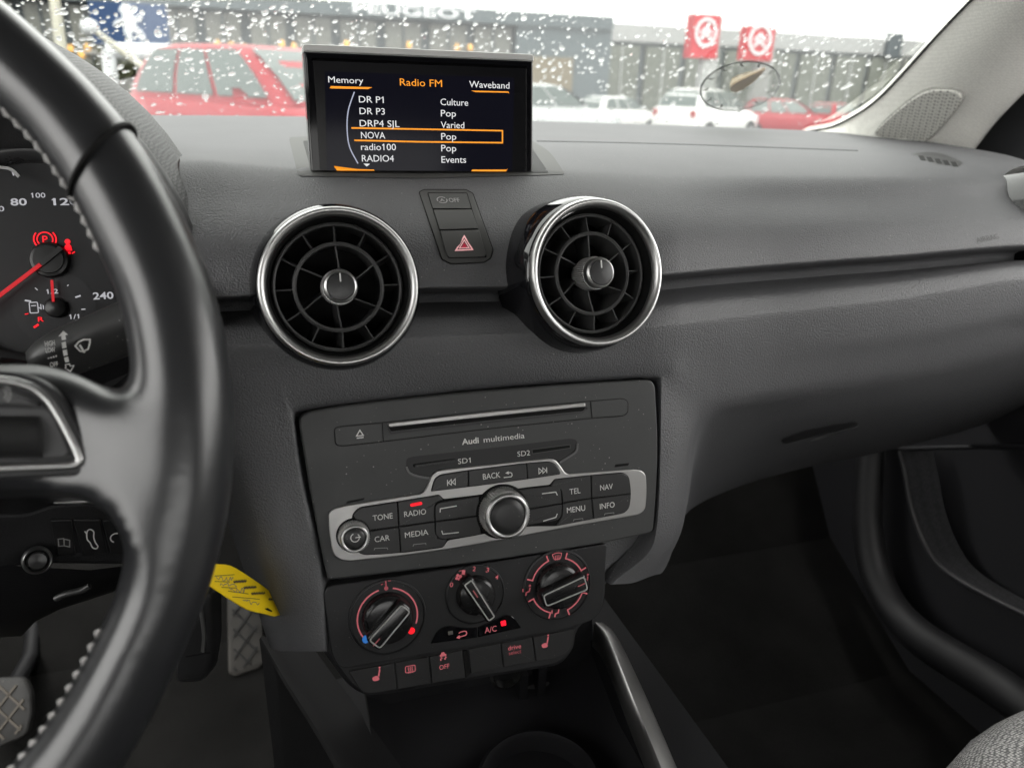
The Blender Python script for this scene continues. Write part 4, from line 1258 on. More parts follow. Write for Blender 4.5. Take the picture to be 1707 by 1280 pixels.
for k in range(0, 25):
    a = 228 - k * (276 / 24)
    big = k % 2 == 0
    ca, sa = math.cos(rad(a)), math.sin(rad(a))
    r1 = RDL * .955; r0 = RDL * (.84 if big else .885)
    if -140 < (a - 90) and k in (6, 7, 8, 9, 10, 11, 23, 24, 5, 22):
        MB().stroke([(dc[0] + ca * r0, dc[1] + sa * r0), (dc[0] + ca * r1, dc[1] + sa * r1)], .0011 if big else .0008, IF, .0006).build('tick', DIALWHITE, ic_)
def it(s, x, y, w, h, mat=DIALWHITE, b=.02): text_px(IF, s, x, y, w, h, .0006, b).build('lettering', mat, ic_, None)
it('60', -3, 348, 20, 9, b=.01); it('80', 31, 336.5, 27, 12); it('100', 64.5, 325.5, 22, 8.5, b=.01); it('120', 110, 336, 42, 12); it('240', 172, 492.5, 34, 12)
# needle
nb = IF.px(80, 432, .006)
hub = MB().lathe([(.0112, .0006), (.0112, .003), (.0105, .0044), (.0088, .0048), (.0085, .0062), (.00001, .0064)], IF, *nb, 40).build('needle_hub', M('hub_black', (.014, .014, .014), .35), ic_, 50)
a = IF.px(68, 441, .0068); b = IF.px(-60, 538, .0068)
MB().stroke([a, b], .0022, IF, .0068, h=.0010).build('needle', REDNEEDLE, hub)
MB().stroke([IF.px(68, 441, .0068), IF.px(102, 413, .0068)], .0032, IF, .0066, h=.0010).build('needle_tail', M('needle_black', (.02, .02, .02), .35), hub)
# warning lights
w = .0006
c = IF.px(75, 399, w)
g = MB().stroke(circle(*c, .0044, 24), .0008, IF, w, True).stroke(arc(*c, .0062, -42, 42, 10), .0009, IF, w).stroke(arc(*c, .0062, 138, 222, 10), .0009, IF, w)
text_mb(IF, 'P', c, None, .0048, w, .01, 0, g)
g.build('brake_warning', REDON, ic_, None)
c = IF.px(113.5, 412, w)
MB().flat(circle(c[0], c[1] + .0034, .0017, 14), IF, w).flat([(c[0] + x * .001, c[1] + y * .001) for x, y in ((-2.2, -2.4), (-1.8, .8), (-.8, 1.8), (.8, 1.8), (1.8, .8), (2.2, -2.4))], IF, w).stroke([(c[0] - .0036, c[1] - .0030), (c[0] - .0018, c[1] - .0042)], .0008, IF, w).stroke([(c[0] + .0036, c[1] - .0030), (c[0] + .0018, c[1] - .0042)], .0008, IF, w).flat([(c[0] + x * .001, c[1] + y * .001) for x, y in ((-1.2, -4.4), (-1.2, -2.9), (1.2, -2.9), (1.2, -4.4))], IF, w).build('belt_warning', REDON, ic_, None)
# fuel gauge
c = IF.px(92, 513)
MB().flat(circle(*c, .0235, 48), IF, .0004).build('fuel_dial', M('dial_black_inner', (.015, .015, .017), .5), ic_)
for x0, y0, x1, y1, red, wd in ((42, 501, 52.5, 499.5 + 3, 0, .001), (59, 480, 63.5, 484, 0, .0006), (112.5, 477, 115, 475, 0, .0006), (126, 496, 135, 493, 0, .001), (136, 516, 143, 515.5, 0, .0007), (42, 524, 48, 523, 1, .0006), (57, 546, 65, 541, 1, .0013), (126, 534, 132, 536, 0, .001)):
    MB().stroke([IF.px(x0, y0), IF.px(x1, y1)], wd, IF, .0008).build('tick', REDON if red else DIALWHITE, ic_)
def it2(s, x, y, w_, h, mat=DIALWHITE): text_px(IF, s, x, y, w_, h, .0008, .012).build('lettering', mat, ic_, None)
it2('1/2', 88, 485.5, 18, 8); it2('1/1', 124.5, 527.5, 15, 8); it2('R', 68, 532, 9.5, 8, REDON)
q = IF.px(57, 513)
MB().stroke(rrect(q[0], q[1], .0046, .0066, .0006, 2), .0006, IF, .0008, True).stroke([(q[0] - .0014, q[1] + .0012), (q[0] + .0014, q[1] + .0012)], .0006, IF, .0008).stroke([(q[0] + .0026, q[1]), (q[0] + .0040, q[1] - .001), (q[0] + .0040, q[1] + .002)], .0006, IF, .0008).flat([(q[0] + .0050, q[1] - .0016), (q[0] + .0066, q[1]), (q[0] + .0050, q[1] + .0016)], IF, .0008).build('icon', DIALWHITE, ic_)
MB().lathe([(.0062, .0006), (.0062, .0034), (.0054, .0042), (.00001, .0044)], IF, *IF.px(92, 513, .003), 32).build('fuel_hub', bpy.data.materials['hub_black'], ic_, 50)
MB().stroke([IF.px(89, 503, .0046), IF.px(86.5, 467, .0046)], .0015, IF, .0046, h=.0005).build('fuel_needle', REDNEEDLE, ic_)

# ================================================================== WIPER STALK
ws = thing('wiper_stalk', 'black wiper stalk with white printed symbols behind the steering wheel', 'stalk', onY(150, 580, .40))
tipf = tilt_frame(onY(150, 580, .392), 32, 6)
sc0 = onY(64, 606, .405); sc1 = onY(175, 563, .398); sc2 = onY(330, 500, .415)
ax = (sc2 - sc0).normalized()
upv = Vector((0, -.45, .9)); upv = (upv - ax * upv.dot(ax)).normalized(); fw = ax.cross(upv)
rings = []
for t, hu, hf in ((-.004, .003, .003), (-.002, .0075, .006), (.004, .0105, .0085), (.014, .0125, .0098), (.045, .0138, .0105), (.070, .0142, .011), (.082, .012, .009)):
    q = sc0 + ax * t
    rings.append([q + upv * (hu * math.copysign(abs(math.sin(a)) ** .7, math.sin(a))) + fw * (hf * math.copysign(abs(math.cos(a)) ** .7, math.cos(a))) for a in [2 * math.pi * k / 32 for k in range(32)]])
stm = M('stalk_plastic', (.042, .042, .042), .42, dust=.75, rvar=.06)
MB().loft(rings, True, True, True).build('paddle', stm, ws, 60)
MB().box((0, 0, 0), (.085, .016, .014)).xform(Matrix.Translation(sc0 + ax * .045 - upv * .015) @ Matrix((ax, fw, upv)).transposed().to_4x4()).build('stem', PLASTIC, ws)
KF = Frame(onY(140, 575, .385), ax, upv)
if KF.N.dot(EYE - KF.O) < 0: KF.N = -KF.N
# printed symbols lie just above the paddle's face
sf0 = sc0 + ax * .05
nn = (EYE - sf0).normalized(); nn = (nn - ax * nn.dot(ax)).normalized()
# distance from the axis to the face along the view
ref = max(abs(v.dot(nn)) for v in [upv * (.0135 * math.copysign(abs(math.sin(a)) ** .7, math.sin(a))) + fw * (.0104 * math.copysign(abs(math.cos(a)) ** .7, math.cos(a))) for a in [2 * math.pi * k / 64 for k in range(64)]])
KF = Frame(sf0 + nn * (ref + .0006), ax, nn.cross(ax))
if KF.N.dot(nn) < 0: KF = Frame(sf0 + nn * (ref + .0006), ax, ax.cross(nn))
if KF.N.dot(nn) < 0: KF.N = -KF.N
STW = M('stalk_print', (.62, .62, .60), .6)
def kx(*p): return KF.pxs(p)
def ktext(s, x, y, w_, h, rot):
    c = KF.px(x, y); a = KF.px(x - w_ / 2, y); b = KF.px(x + w_ / 2, y)
    text_mb(KF, s, c, math.hypot(b[0] - a[0], b[1] - a[1]), .0024 * h / 9, 0, .012, rot).build('lettering', STW, ws, None)
ang0 = math.degrees(math.atan2(KF.px(120, 570)[1] - KF.px(100, 572)[1], KF.px(120, 570)[0] - KF.px(100, 572)[0]))
ktext('HIGH', 83, 572, 17, 9, ang0); ktext('LOW', 84, 583, 16, 9, ang0); ktext('OFF', 90, 607, 14, 9, ang0)
for k in range(4):
    x = 79.5 + 4.2 * k; y = 598.5 - 1.0 * k
    MB().flat(kx((x, y), (x + 2.6, y - .5), (x + 2.8, y - 2.6 - k * .3), (x + .2, y - 2.2 - k * .3)), KF, 0).build('mark', STW, ws)
for pts in ([(97, 561), (105.5, 551.5), (113.5, 558), (109, 558.5), (110, 566), (103, 567), (102, 559.8)], [(102.5, 571), (109.5, 569.5), (111, 579.5), (104, 581)], [(104.5, 584), (111.5, 582.5), (113, 592), (106, 593.5)], [(106.5, 596), (113.5, 594.5), (115.5, 603), (109, 604.5)]):
    MB().flat(kx(*pts), KF, 0).build('arrow', STW, ws)
MB().stroke(kx((109, 608), (116, 606.5), (117, 610), (123, 609.5), (117.5, 619), (108.5, 613.5), (110, 612)), .0005, KF, 0, True).build('arrow', STW, ws)
MB().stroke(kx((125.5, 577), (131, 570), (140, 566), (150, 566), (150, 571), (147, 582), (143, 583.5), (139, 586), (133, 585)), .0007, KF, 0, True).stroke(kx((133, 575), (141, 588)), .0009, KF, 0).build('icon', STW, ws)
MB().stroke(kx((213, 567), (221, 564), (221, 560), (236, 550), (236, 566), (227, 577)), .0007, KF, 0, True).build('arrow', STW, ws)

# ================================================================== STEERING WHEEL
WC = EYE + Vector((-.2011, .2776, -.1101))
WT = .4297
WN = Vector((0, -math.cos(WT), math.sin(WT)))
WF = Frame(WC, (1, 0, 0), WN.cross(Vector((1, 0, 0))))
sw_ = thing('steering_wheel', 'black leather steering wheel with worn rim and pale stitching, cut off at the left', 'steering wheel', WC)
KT = [-1.6, -1.3, -.9, -.5, -.1, .3, .7, 1.1, 1.5]
KR = [.172, .1722, .1722, .1678, .1645, .1667, .1695, .1745, .175]
Kr = [.0160, .0160, .0160, .0152, .0180, .0166, .0154, .0140, .0150]
def kl(th, K):
    th = abs(th) if th < -1.6 else th
    t = ((th + math.pi) % (2 * math.pi)) - math.pi
    if t < -1.6 or t > 1.5: return .173 if K is KR else .0155
    for a, b, c, d in zip(KT, KT[1:], K, K[1:]):
        if t <= b:
            s = (t - a) / (b - a); s = s * s * (3 - 2 * s)
            return c + (d - c) * s
    return K[-1]
wb = MB()
NA, NT = 220, 28
rings = []
for i in range(NA):
    th = 2 * math.pi * i / NA
    R_, r_ = kl(th, KR), kl(th, Kr)
    # the leather joins leave a small groove across the rim
    g_ = 1.0
    for s0 in (.535, math.pi - .535):
        dd = abs(((th - s0 + math.pi) % (2 * math.pi)) - math.pi)
        g_ -= .05 * math.exp(-(dd / .010) ** 2)
        g_ += .020 * math.exp(-((((th - s0 + math.pi) % (2 * math.pi)) - math.pi - .03) / .03) ** 2)
    ring = []
    for j in range(NT):
        a = 2 * math.pi * j / NT
        e = r_ * g_
        ring.append(WF.p((R_ + e * math.cos(a)) * math.cos(th), (R_ + e * math.cos(a)) * math.sin(th), e * 1.12 * math.sin(a)))
    rings.append(ring)
wb.loft(rings + [rings[0]])
# right spoke: a thick plate that flows into the rim, and the same on the left and below
def spoke(pts, w0, w1):
    n = MB()
    n.prism(rounded(pts, .012, 8), WF, w0, w1, .008)
    return n
upx = WF.pxs([(0, 598), (60, 603), (110, 617), (158, 643), (196, 655), (226, 642), (243, 600), (300, 610), (300, 1000), (226, 1000), (208, 930), (188, 886), (162, 853), (120, 838), (0, 834)], .012)
sp_r = [(-.02, upx[0][1])] + upx[:7] + [(.168, .035), (.168, -.075)] + upx[9:] + [(-.02, upx[-1][1])]
print('spoke', [tuple(round(c, 3) for c in q) for q in sp_r])
sm = MB()
sm.prism(rounded(sp_r, .010, 6), WF, -.013, .0168, .010)
sm.prism(rounded([(-x, y) for x, y in sp_r], .010, 6), WF, -.012, .0135, .009)
sm.prism(rounded([(-.045, -.02), (.045, -.02), (.030, -.168), (-.030, -.168)], .01), WF, -.012, .010, .008)
MB_all = MB(); MB_all.add(wb.v, wb.f); MB_all.add(sm.v, sm.f)
leather = MB_all.build('rim', WHEEL, sw_, None)
for p in leather.data.polygons: p.use_smooth = True
md = leather.modifiers.new('remesh', 'REMESH'); md.mode = 'VOXEL'; md.voxel_size = .0021; md.use_smooth_shade = True
ms = leather.modifiers.new('smooth', 'SMOOTH'); ms.factor = .5; ms.iterations = 12
# bake the fused leather into a plain mesh
dg = bpy.context.evaluated_depsgraph_get()
me = bpy.data.meshes.new_from_object(leather.evaluated_get(dg))
leather.modifiers.clear(); leather.data = me
for p in me.polygons: p.use_smooth = True
if not me.materials: me.materials.append(WHEEL)
# the spokes are dished: their face falls from the rim towards the hub
def sstep(a, b, x):
    t = max(0, min(1, (x - a) / (b - a)))
    return t * t * (3 - 2 * t)
for q in me.vertices:
    u, w_, v_ = abs(q.co.x), q.co.dot(WF.N), q.co.dot(WF.V)
    rr = math.hypot(u, v_)
    if w_ > -.006 and rr < .16 and u > .03:
        t = 1 - sstep(.116, .157, rr)
        f = sstep(-.075, -.050, v_) * (1 - sstep(.030, .048, v_))
        q.co -= WF.N * (.0125 * t * f * sstep(-.006, .009, w_))
bm = bmesh.new(); bm.from_mesh(me)
for k in range(22): bmesh.ops.smooth_vert(bm, verts=bm.verts, factor=.5, use_axis_x=True, use_axis_y=True, use_axis_z=True)
bm.to_mesh(me); bm.free()
for p in me.polygons: p.use_smooth = True
me.update()
# stitching along the inner side of the rim
def stitch(th0, th1, n):
    st_ = MB()
    for k in range(n):
        th = th0 + (th1 - th0) * k / n
        d = (th1 - th0) / n * .72
        P = []
        for q in (0, .5, 1):
            t = th + d * q
            R_, r_ = kl(t, KR), kl(t, Kr)
            rr = R_ - r_ * .915; lift = .0007 * (1 if q == .5 else .0)
            sh = (q - .5) * .0022
            P.append(WF.p((rr - lift + .0002) * math.cos(t), (rr - lift + .0002) * math.sin(t), .0055 + sh))
        st_.tube(P, [.0005, .0009, .0005], 6)
    st_.build('stitching', THREAD, sw_, 60)
stitch(.36, 1.5, 36); stitch(-1.5, -.52, 31)

# leather seams across the rim
for s0 in (.535, math.pi - .535):
    R_, r_ = kl(s0, KR), kl(s0, Kr)
    for dth, rr, mt, nm in ((0, r_ * 1.012, PIT, 'seam'),):
        ring = []
        for j in range(40):
            a = 2 * math.pi * j / 40
            th = s0 + .035 * math.cos(a) + dth
            e = rr
            ring.append(WF.p((R_ + e * math.cos(a)) * math.cos(th), (R_ + e * math.cos(a)) * math.sin(th), e * 1.12 * math.sin(a)))
        MB().tube(ring, .0011, 8, closed=True).build(nm, mt, sw_, 60)
# hub cushion
MB().prism(rounded([(-.085, .05), (.085, .05), (.075, -.05), (.03, -.085), (-.03, -.085), (-.075, -.05)], .03, 8), WF, .0, .034, .014).build('airbag_cover', SOFT, sw_, 50)
# button pod on the right spoke
W1 = .0098
pod_px = [(-60, 616), (0, 618), (30, 620), (70, 632), (100, 656), (122, 690), (150, 745), (157, 768), (150, 785), (130, 794), (0, 800), (-60, 803)]
po = rounded(WF.pxs(pod_px, W1), [0, .02, .02, .02, .02, .02, .02, .005, .006, .008, .02, 0])
PODM = M('pod_black', (.020, .020, .021), .38, rvar=.06)
pod = MB().prism(po, WF, -.002, W1 - .0005, .0012).build('button_pod', PODM, sw_)
ch_o = rounded(WF.pxs([(-60, 620), (0, 625), (26, 628), (60, 638), (88, 660), (110, 695), (137, 748), (143, 766), (137, 778), (122, 784), (0, 789), (-60, 791)], W1), [0, .02, .02, .02, .02, .02, .02, .004, .005, .006, .02, 0])
ch_i = inset(ch_o if area2(ch_o) > 0 else ch_o[::-1], .0034)
cho = ch_o if area2(ch_o) > 0 else ch_o[::-1]
rr_ = [[WF.p(*q, W1 - .001) for q in cho], [WF.p(*q, W1 + .0006) for q in inset(cho, .0006)], [WF.p(*q, W1 + .0012) for q in inset(cho, .0017)], [WF.p(*q, W1 + .0006) for q in inset(cho, .0028)], [WF.p(*q, W1 - .001) for q in ch_i]]
MB().loft(rr_).build('chrome_trim', CHROME, pod, 75)
MB().prism(ch_i, WF, .0, W1 - .0004, .0004).build('key_bed', PODM, pod)
kk = MB().prism(rounded(WF.pxs([(-60, 645), (0, 648), (36, 655), (66, 671), (74, 676), (-60, 672)], W1), .002), WF, .002, W1 + .0010, .0005).build('button', M('pod_key', (.045, .045, .046), .42), pod)
c = WF.px(4, 657, W1 + .0011)
MB().stroke(arc(c[0] - .001, c[1], .0022, -50, 50, 8), .0004, WF, W1 + .0012).stroke(arc(c[0] - .001, c[1], .0034, -50, 50, 8), .0004, WF, W1 + .0012).build('icon', PRINTDIM, kk)
MB().prism(rounded(WF.pxs([(-60, 676), (76, 679), (90, 690), (116, 752), (110, 762), (-60, 764)], W1), .003), WF, .002, W1 + .0006, .0006).build('roller_bed', bpy.data.materials['pod_key'], pod)
# knurled roller lying across the pod
ra0 = WF.p(*WF.px(-60, 727, W1 + .001), W1 - .003); ra1 = WF.p(*WF.px(72, 727, W1 + .001), W1 - .003)
axr = (ra1 - ra0).normalized(); L_ = (ra1 - ra0).length
vv = WF.V; wv = WF.N
rings = []
NS = 96
for k in range(NS + 1):
    t = L_ * k / NS
    e = 1.0 if k < NS - 3 else (1 - .12 * (k - NS + 3))
    r_ = .0068 * e * (1.0 if k % 2 else .955)
    rings.append([ra0 + axr * t + vv * (r_ * math.cos(a) * 1.22) + wv * (r_ * math.sin(a)) for a in [2 * math.pi * q / 40 for q in range(40)]])
MB().loft(rings, True, True, True).build('roller', M('roller_rubber', (.022, .022, .022), .5), pod, 40)

# ================================================================== STEERING COLUMN AND LOWER SWITCHES
co = thing('steering_column', 'black steering column cover behind the wheel with an ignition lock', 'steering column', Vector((-.2, .4, -.19)) + EYE)
CB = Vector((-.2, .42, -.155)) + EYE
ca_ = Vector((0, -math.cos(WT * .9), math.sin(WT * .9)))
rings = []
for t, s_ in ((-.16, 1.05), (-.05, 1.05), (.045, 1.0), (.075, .92), (.082, .80)):
    F_ = Frame(CB + ca_ * t, (1, 0, 0), ca_.cross(Vector((1, 0, 0))))
    rings.append([F_.p(a, b) for a, b in rounded([(-.058 * s_, -.045 * s_), (.058 * s_, -.045 * s_), (.058 * s_, .020 * s_), (-.058 * s_, .020 * s_)], .018 * s_, 5)])
MB().loft(rings, True, True, True).build('cover', LEATHER, co, 50)

ls = thing('lower_switch_panel', 'black panel of three switches with a boot symbol below the steering column', 'switch panel', onY(140, 880, .44))
LF = tilt_frame(onY(140, 890, .445), 2, 12)
def LP(pts, r, w0, w1, bev, name, mat, parent, **k): return MB().prism(rounded(LF.pxs(pts), r * .001), LF, w0 * .001, w1 * .001, bev * .001).build(name, mat, parent, **k)
SWB = M('low_switch_black', (.012, .012, .0125), .35, rvar=.05)
LP([(-80, 852), (40, 858), (90, 840), (160, 838), (205, 845), (300, 850), (300, 935), (200, 942), (60, 940), (-80, 960)], 6, -30, 0, 2, 'housing', PLASTIC, ls)
LP([(88, 838.5), (90, 836), (158, 834.5), (163, 839), (128, 840)], .6, 0, 1.2, .4, 'chrome_strip', CHROME, ls)
bb = [([(84, 865), (119, 864), (126, 922), (96, 926)], 1), ([(122, 864), (167, 864.5), (180, 921), (138, 925)], 2), ([(170, 865), (215, 865), (228, 918), (185, 921)], 3)]
for pts, k in bb:
    b = LP(pts, 1.5, -1, 1.5, .6, 'button', SWB, ls)
    if k == 1:
        MB().stroke(LF.pxs([(97, 896), (106, 895), (107, 907), (98, 908)]), .0006, LF, .0017, True).stroke(LF.pxs([(107, 896), (116, 898), (116, 909), (107, 907)]), .0006, LF, .0017, True).build('icon', PRINTDIM, b)
    if k == 2:
        MB().stroke(smoothline(LF.pxs([(145, 884), (150, 880), (156, 884), (156, 893), (159, 902), (163, 908), (160, 912), (154, 910), (150, 902), (145, 896)]), 3, True), .0007, LF, .0017, True).stroke(LF.pxs([(144, 887), (141, 883)]), .0006, LF, .0017).build('icon', WHITE, b)
    if k == 3:
        MB().stroke(arc(*LF.px(193, 894), .003, 60, 240, 10), .0007, LF, .0017).build('icon', WHITE, b)
# lower facia below the switches
lf = thing('lower_facia', 'dark lower facia panel around the driver footwell', 'facia panel', onY(60, 1000, .5))
MB().grid([[onY(a, b, y) for a, b, y in r] for r in (
    [(-160, 930, .46), (60, 945, .455), (150, 950, .46), (230, 940, .47), (300, 930, .48)],
    [(-160, 1000, .47), (60, 1005, .47), (150, 992, .475), (215, 975, .49), (290, 950, .50)],
    [(-160, 1040, .50), (40, 1040, .50), (75, 1025, .51), (110, 1010, .53), (250, 965, .56)],
    [(-160, 1070, .60), (36, 1060, .60), (60, 1035, .62), (100, 1015, .64), (240, 970, .66)])]).build('panel', PLASTIC, lf, 60)
MB().tube(smoothline([onY(a, b, .462) for a, b in ((92, 998), (110, 990), (135, 984), (150, 976))], 4), .0022, 8).build('pocket_edge', M('edge_black', (.05, .05, .05), .3), lf, 60)
MB().lathe([(.0078, -.004), (.0078, .001), (.0070, .002), (.0062, .001), (.0062, -.004)], tilt_frame(onY(62, 934, .43), 20, 20), n=32).build('lock_ring', CHROME, co, 60)
MB().lathe([(.006, -.02), (.006, 0), (.0045, .002), (.0001, .0022)], tilt_frame(onY(62, 934, .43), 20, 20), n=24).build('lock', M('lock_black', (.02, .02, .02), .2), co, 50)

# ================================================================== KEY AND YELLOW TAG
kf = thing('car_key', 'black car key with a chrome edge hanging behind the steering wheel rim', 'key', onY(330, 1060, .405))
KF2 = tilt_frame(onY(325, 1060, .405), 10, -25)
MB().prism(rounded(KF2.pxs([(296, 985), (352, 985), (353, 1075), (345, 1125), (335, 1138), (290, 1141)]), .006), KF2, -.012, 0, .003).build('fob', M('key_black', (.018, .018, .019), .35, rvar=.06), kf, 50)
MB().stroke(smoothline(KF2.pxs([(333, 1003), (338, 1030), (341, 1060), (339, 1085)]), 5), .0022, KF2, .0, h=.0012).build('chrome_edge', CHROME, kf)
MB().stroke(KF2.pxs([(310, 1094), (350, 1087)]), .0007, KF2, .0001, h=.0002).build('joint', PIT, kf)
kt_ = thing('key_tag', 'yellow plastic key tag with handwritten notes hanging beside the dashboard', 'key tag', onY(420, 990, .385))
A_, B_, C_ = onY(362, 945, .372), onY(478, 1025, .392), onY(392, 1012, .362)
TF = three_frame(C_, B_, A_)
if TF.N.dot(EYE - TF.O) < 0: TF.N = -TF.N
tp_ = TF.pxs([(330, 940), (345, 935), (362, 938.5), (380, 941), (392, 949), (468, 1012), (478, 1023), (478.5, 1028), (460, 1027), (450, 1031), (440, 1028), (420, 1022), (408, 1017), (388, 1001), (354, 972), (335, 965)])
tp_ = rounded(tp_, .0015)
if area2(tp_) < 0: tp_.reverse()
def bend(q):
    d = q - TF.O
    u, v = d.dot(TF.U), d.dot(TF.V)
    return q + TF.N * (.0035 * math.sin(u * 45) + .05 * (v - .01) ** 2 * 20 * .03)
tm = MB()
# a thin sheet cut into strips so that it can bow
NS = 20
us = [q[0] for q in tp_]; u0, u1 = min(us), max(us)
def span(u):
    vs = []
    for i in range(len(tp_)):
        a, b = tp_[i - 1], tp_[i]
        if (a[0] - u) * (b[0] - u) <= 0 and a[0] != b[0]:
            vs.append(a[1] + (b[1] - a[1]) * (u - a[0]) / (b[0] - a[0]))
    return min(vs), max(vs)
top, bot = [], []
for k in range(NS + 1):
    u = u0 + (u1 - u0) * (.002 + .996 * k / NS)
    v0, v1 = span(u)
    top.append([bend(TF.p(u, v0 + (v1 - v0) * j / 6, .0004)) for j in range(7)])
    bot.append([bend(TF.p(u, v0 + (v1 - v0) * j / 6, -.0004)) for j in range(7)])
rings = [t + b[::-1] for t, b in zip(top, bot)]
tm.loft(rings, True, True, True)
tm.build('tag_body', YELLOW, kt_, 50)
tw = MB()
INK = M('tag_ink', (.05, .04, .03), .7)
INKB = M('pen_ink', (.07, .08, .22), .7)
for x0, y0, x1, y1 in ((361, 958.5, 388, 958.5), (361, 967.5, 382, 970), (371, 978, 392, 981), (380, 985, 408, 992), (386, 995, 424, 1002)):
    s_ = MB().stroke([TF.px(x0 + (x1 - x0) * k / 6, y0 + (y1 - y0) * k / 6) for k in range(7)], .00035, TF, .0008)
    s_.v = [bend(q) for q in s_.v]; s_.build('ruled_line', INK, kt_)
for x, y, wd in ((396, 970.5, 18), (410, 981.5, 18), (422, 992, 20), (442, 1002.5, 9)):
    s_ = MB().stroke([TF.px(x + wd * (k / 17 - .5), y + (1.4 if k % 2 else -1.4)) for k in range(18)], .0006, TF, .0008)
    s_.v = [bend(q) for q in s_.v]; s_.build('printed_line', INK, kt_)
rg = random.Random(4)
for x, y, wd, hh in ((374, 964, 26, 4), (380, 975, 24, 3.5), (392, 984, 22, 4), (412, 1006, 22, 4)):
    pts = [TF.px(x + wd * (k / 15 - .5) + rg.uniform(-1, 1), y + wd * (k / 15 - .5) * .2 + rg.uniform(-hh, hh)) for k in range(16)]
    pts = [(q.x, q.y) for q in smoothline(pts, 3)]
    s_ = MB().stroke(pts, .00032, TF, .0008)
    s_.v = [bend(q) for q in s_.v]; s_.build('handwriting', INKB, kt_)
s_ = MB().flat(rounded(TF.pxs([(431, 1018), (436, 1017), (443.5, 1022), (442, 1024), (435, 1021)]), .0004), TF, .0009); s_.v = [bend(q) for q in s_.v]; s_.build('hole', PIT, kt_)

# ================================================================== PEDALS
RUB = M('pedal_rubber', (.020, .0195, .019), .6, mottle=.3, dust=.4)
RIB = M('pedal_worn_edge', (.09, .078, .065), .7)
def pedal(name, label, F_, pts, step, RUB, wd, RIB):
    p = thing(name, label, 'pedal', F_.O)
    ol = rounded(F_.pxs(pts), .006)
    if area2(ol) < 0: ol.reverse()
    MB().prism(ol, F_, -.010, 0, .003).build('pad', RUB, p, 50)
    xs = [q[0] for q in ol]; ys = [q[1] for q in ol]
    cxp, cyp = (min(xs) + max(xs)) / 2, (min(ys) + max(ys)) / 2
    L = max(max(xs) - min(xs), max(ys) - min(ys))
    io = inset(ol, .006)
    def inside(q):
        c = False
        for i in range(len(io)):
            a, b = io[i - 1], io[i]
            if (a[1] > q[1]) != (b[1] > q[1]) and q[0] < (b[0] - a[0]) * (q[1] - a[1]) / (b[1] - a[1]) + a[0]: c = not c
        return c
    rb_ = MB()
    for sgn in (1, -1):
        k = -L
        while k < L:
            seg = []
            for i in range(81):
                t = -L + 2 * L * i / 80
                ca, sa = math.cos(rad(50)), math.sin(rad(50)) * sgn
                q = (cxp + t * ca - k * sa, cyp + t * sa + k * ca)
                if inside(q): seg.append(q)
            if len(seg) > 1: rb_.stroke([seg[0], seg[-1]], wd, F_, .0, h=.0022)
            k += step
    rb_.build('tread', RIB, p)
    MB().tube([F_.p(cxp, cyp, -.01), F_.p(cxp, cyp + .05, -.10), F_.p(cxp + .0, cyp + .25, -.16)], .009, 10).build('arm', PLASTIC, p, 60)
    return p
pedal('accelerator_pedal', 'long accelerator pedal with a diamond tread at the right of the footwell', tilt_frame(onY(408, 1060, .80), 35), [(378, 985), (437, 985), (439, 1105), (432, 1114), (390, 1128), (380, 1122)], .0155, M('pedal_pad_grey', (.05, .047, .043), .7, mottle=.3, dust=.3), .0022, M('pedal_groove', (.02, .02, .02), .7))
pedal('brake_pedal', 'wide pedal with a worn diamond tread at the bottom left', tilt_frame(onY(20, 1190, .72), 38), [(-60, 1130), (40, 1128), (52, 1150), (54, 1190), (44, 1226), (-10, 1250), (-60, 1250)], .0150, RUB, .0022, RIB)

# ================================================================== CENTRE CONSOLE
cc_ = thing('centre_console', 'black centre console with a storage tray and satin silver side strips', 'centre console', Vector((.13, .33, -.42)) + EYE)
def E(x, y, z): return Vector((x, y, z)) + EYE
CONS = M('console_black', (.008, .008, .009), .6, spec=.15, grain=(1200, .2))
# tray floor, back wall and sides
MB().grid([[E(.035, y, z), E(.05, y, z - .012), E(.19, y, z - .012), E(.205, y, z)] for y, z in ((.10, -.43), (.25, -.425), (.36, -.415), (.41, -.395), (.425, -.34))]).build('tray', CONS, cc_, 50)
MB().grid([[E(x, y, z) for y in (.05, .2, .3, .38, .44)] for x, z in ((.0, -.75), (-.005, -.46), (.012, -.405), (.034, -.40), (.036, -.43))]).build('left_side', CONS, cc_, 30)
MB().grid([[E(x + .04 * (.30 - y), y, z) for y in (.05, .2, .3, .38, .46)] for x, z in ((.256, -.75), (.250, -.46), (.238, -.385), (.208, -.388), (.205, -.43))]).build('right_side', CONS, cc_, 30)
# the silver strip at the right edge: photograph edge points on the console's rim
a0 = [(1004, 1056), (1018, 1060), (1040, 1088), (1068, 1150), (1098, 1220), (1130, 1300)]
b0 = [(984, 1040), (1000, 1040), (1018, 1052), (1046, 1108), (1072, 1170), (1112, 1300)]
L1 = [onZ(x, y, -.372) for x, y in ((1006, 1040), (1026, 1056), (1046, 1092), (1077, 1158), (1107, 1226), (1140, 1304))]
L0 = [onZ(x, y, -.368) for x, y in ((990, 1040), (1006, 1058), (1023, 1095), (1048, 1160), (1076, 1230), (1108, 1310))]
L1 = smoothline(L1, 5); L0 = smoothline(L0, 5)
MB().grid([[q - Vector((0, 0, .02)) for q in L0], [q - Vector((0, 0, .001)) for q in L0], [a.lerp(b, .15) + Vector((0, 0, .0015)) for a, b in zip(L0, L1)], [a.lerp(b, .85) + Vector((0, 0, .0015)) for a, b in zip(L0, L1)], [q - Vector((0, 0, .001)) for q in L1], [q - Vector((0, 0, .03)) for q in L1]]).build('silver_strip', M('strip_silver', (.30, .295, .29), .38, metal=1, rvar=.05), cc_, 50)
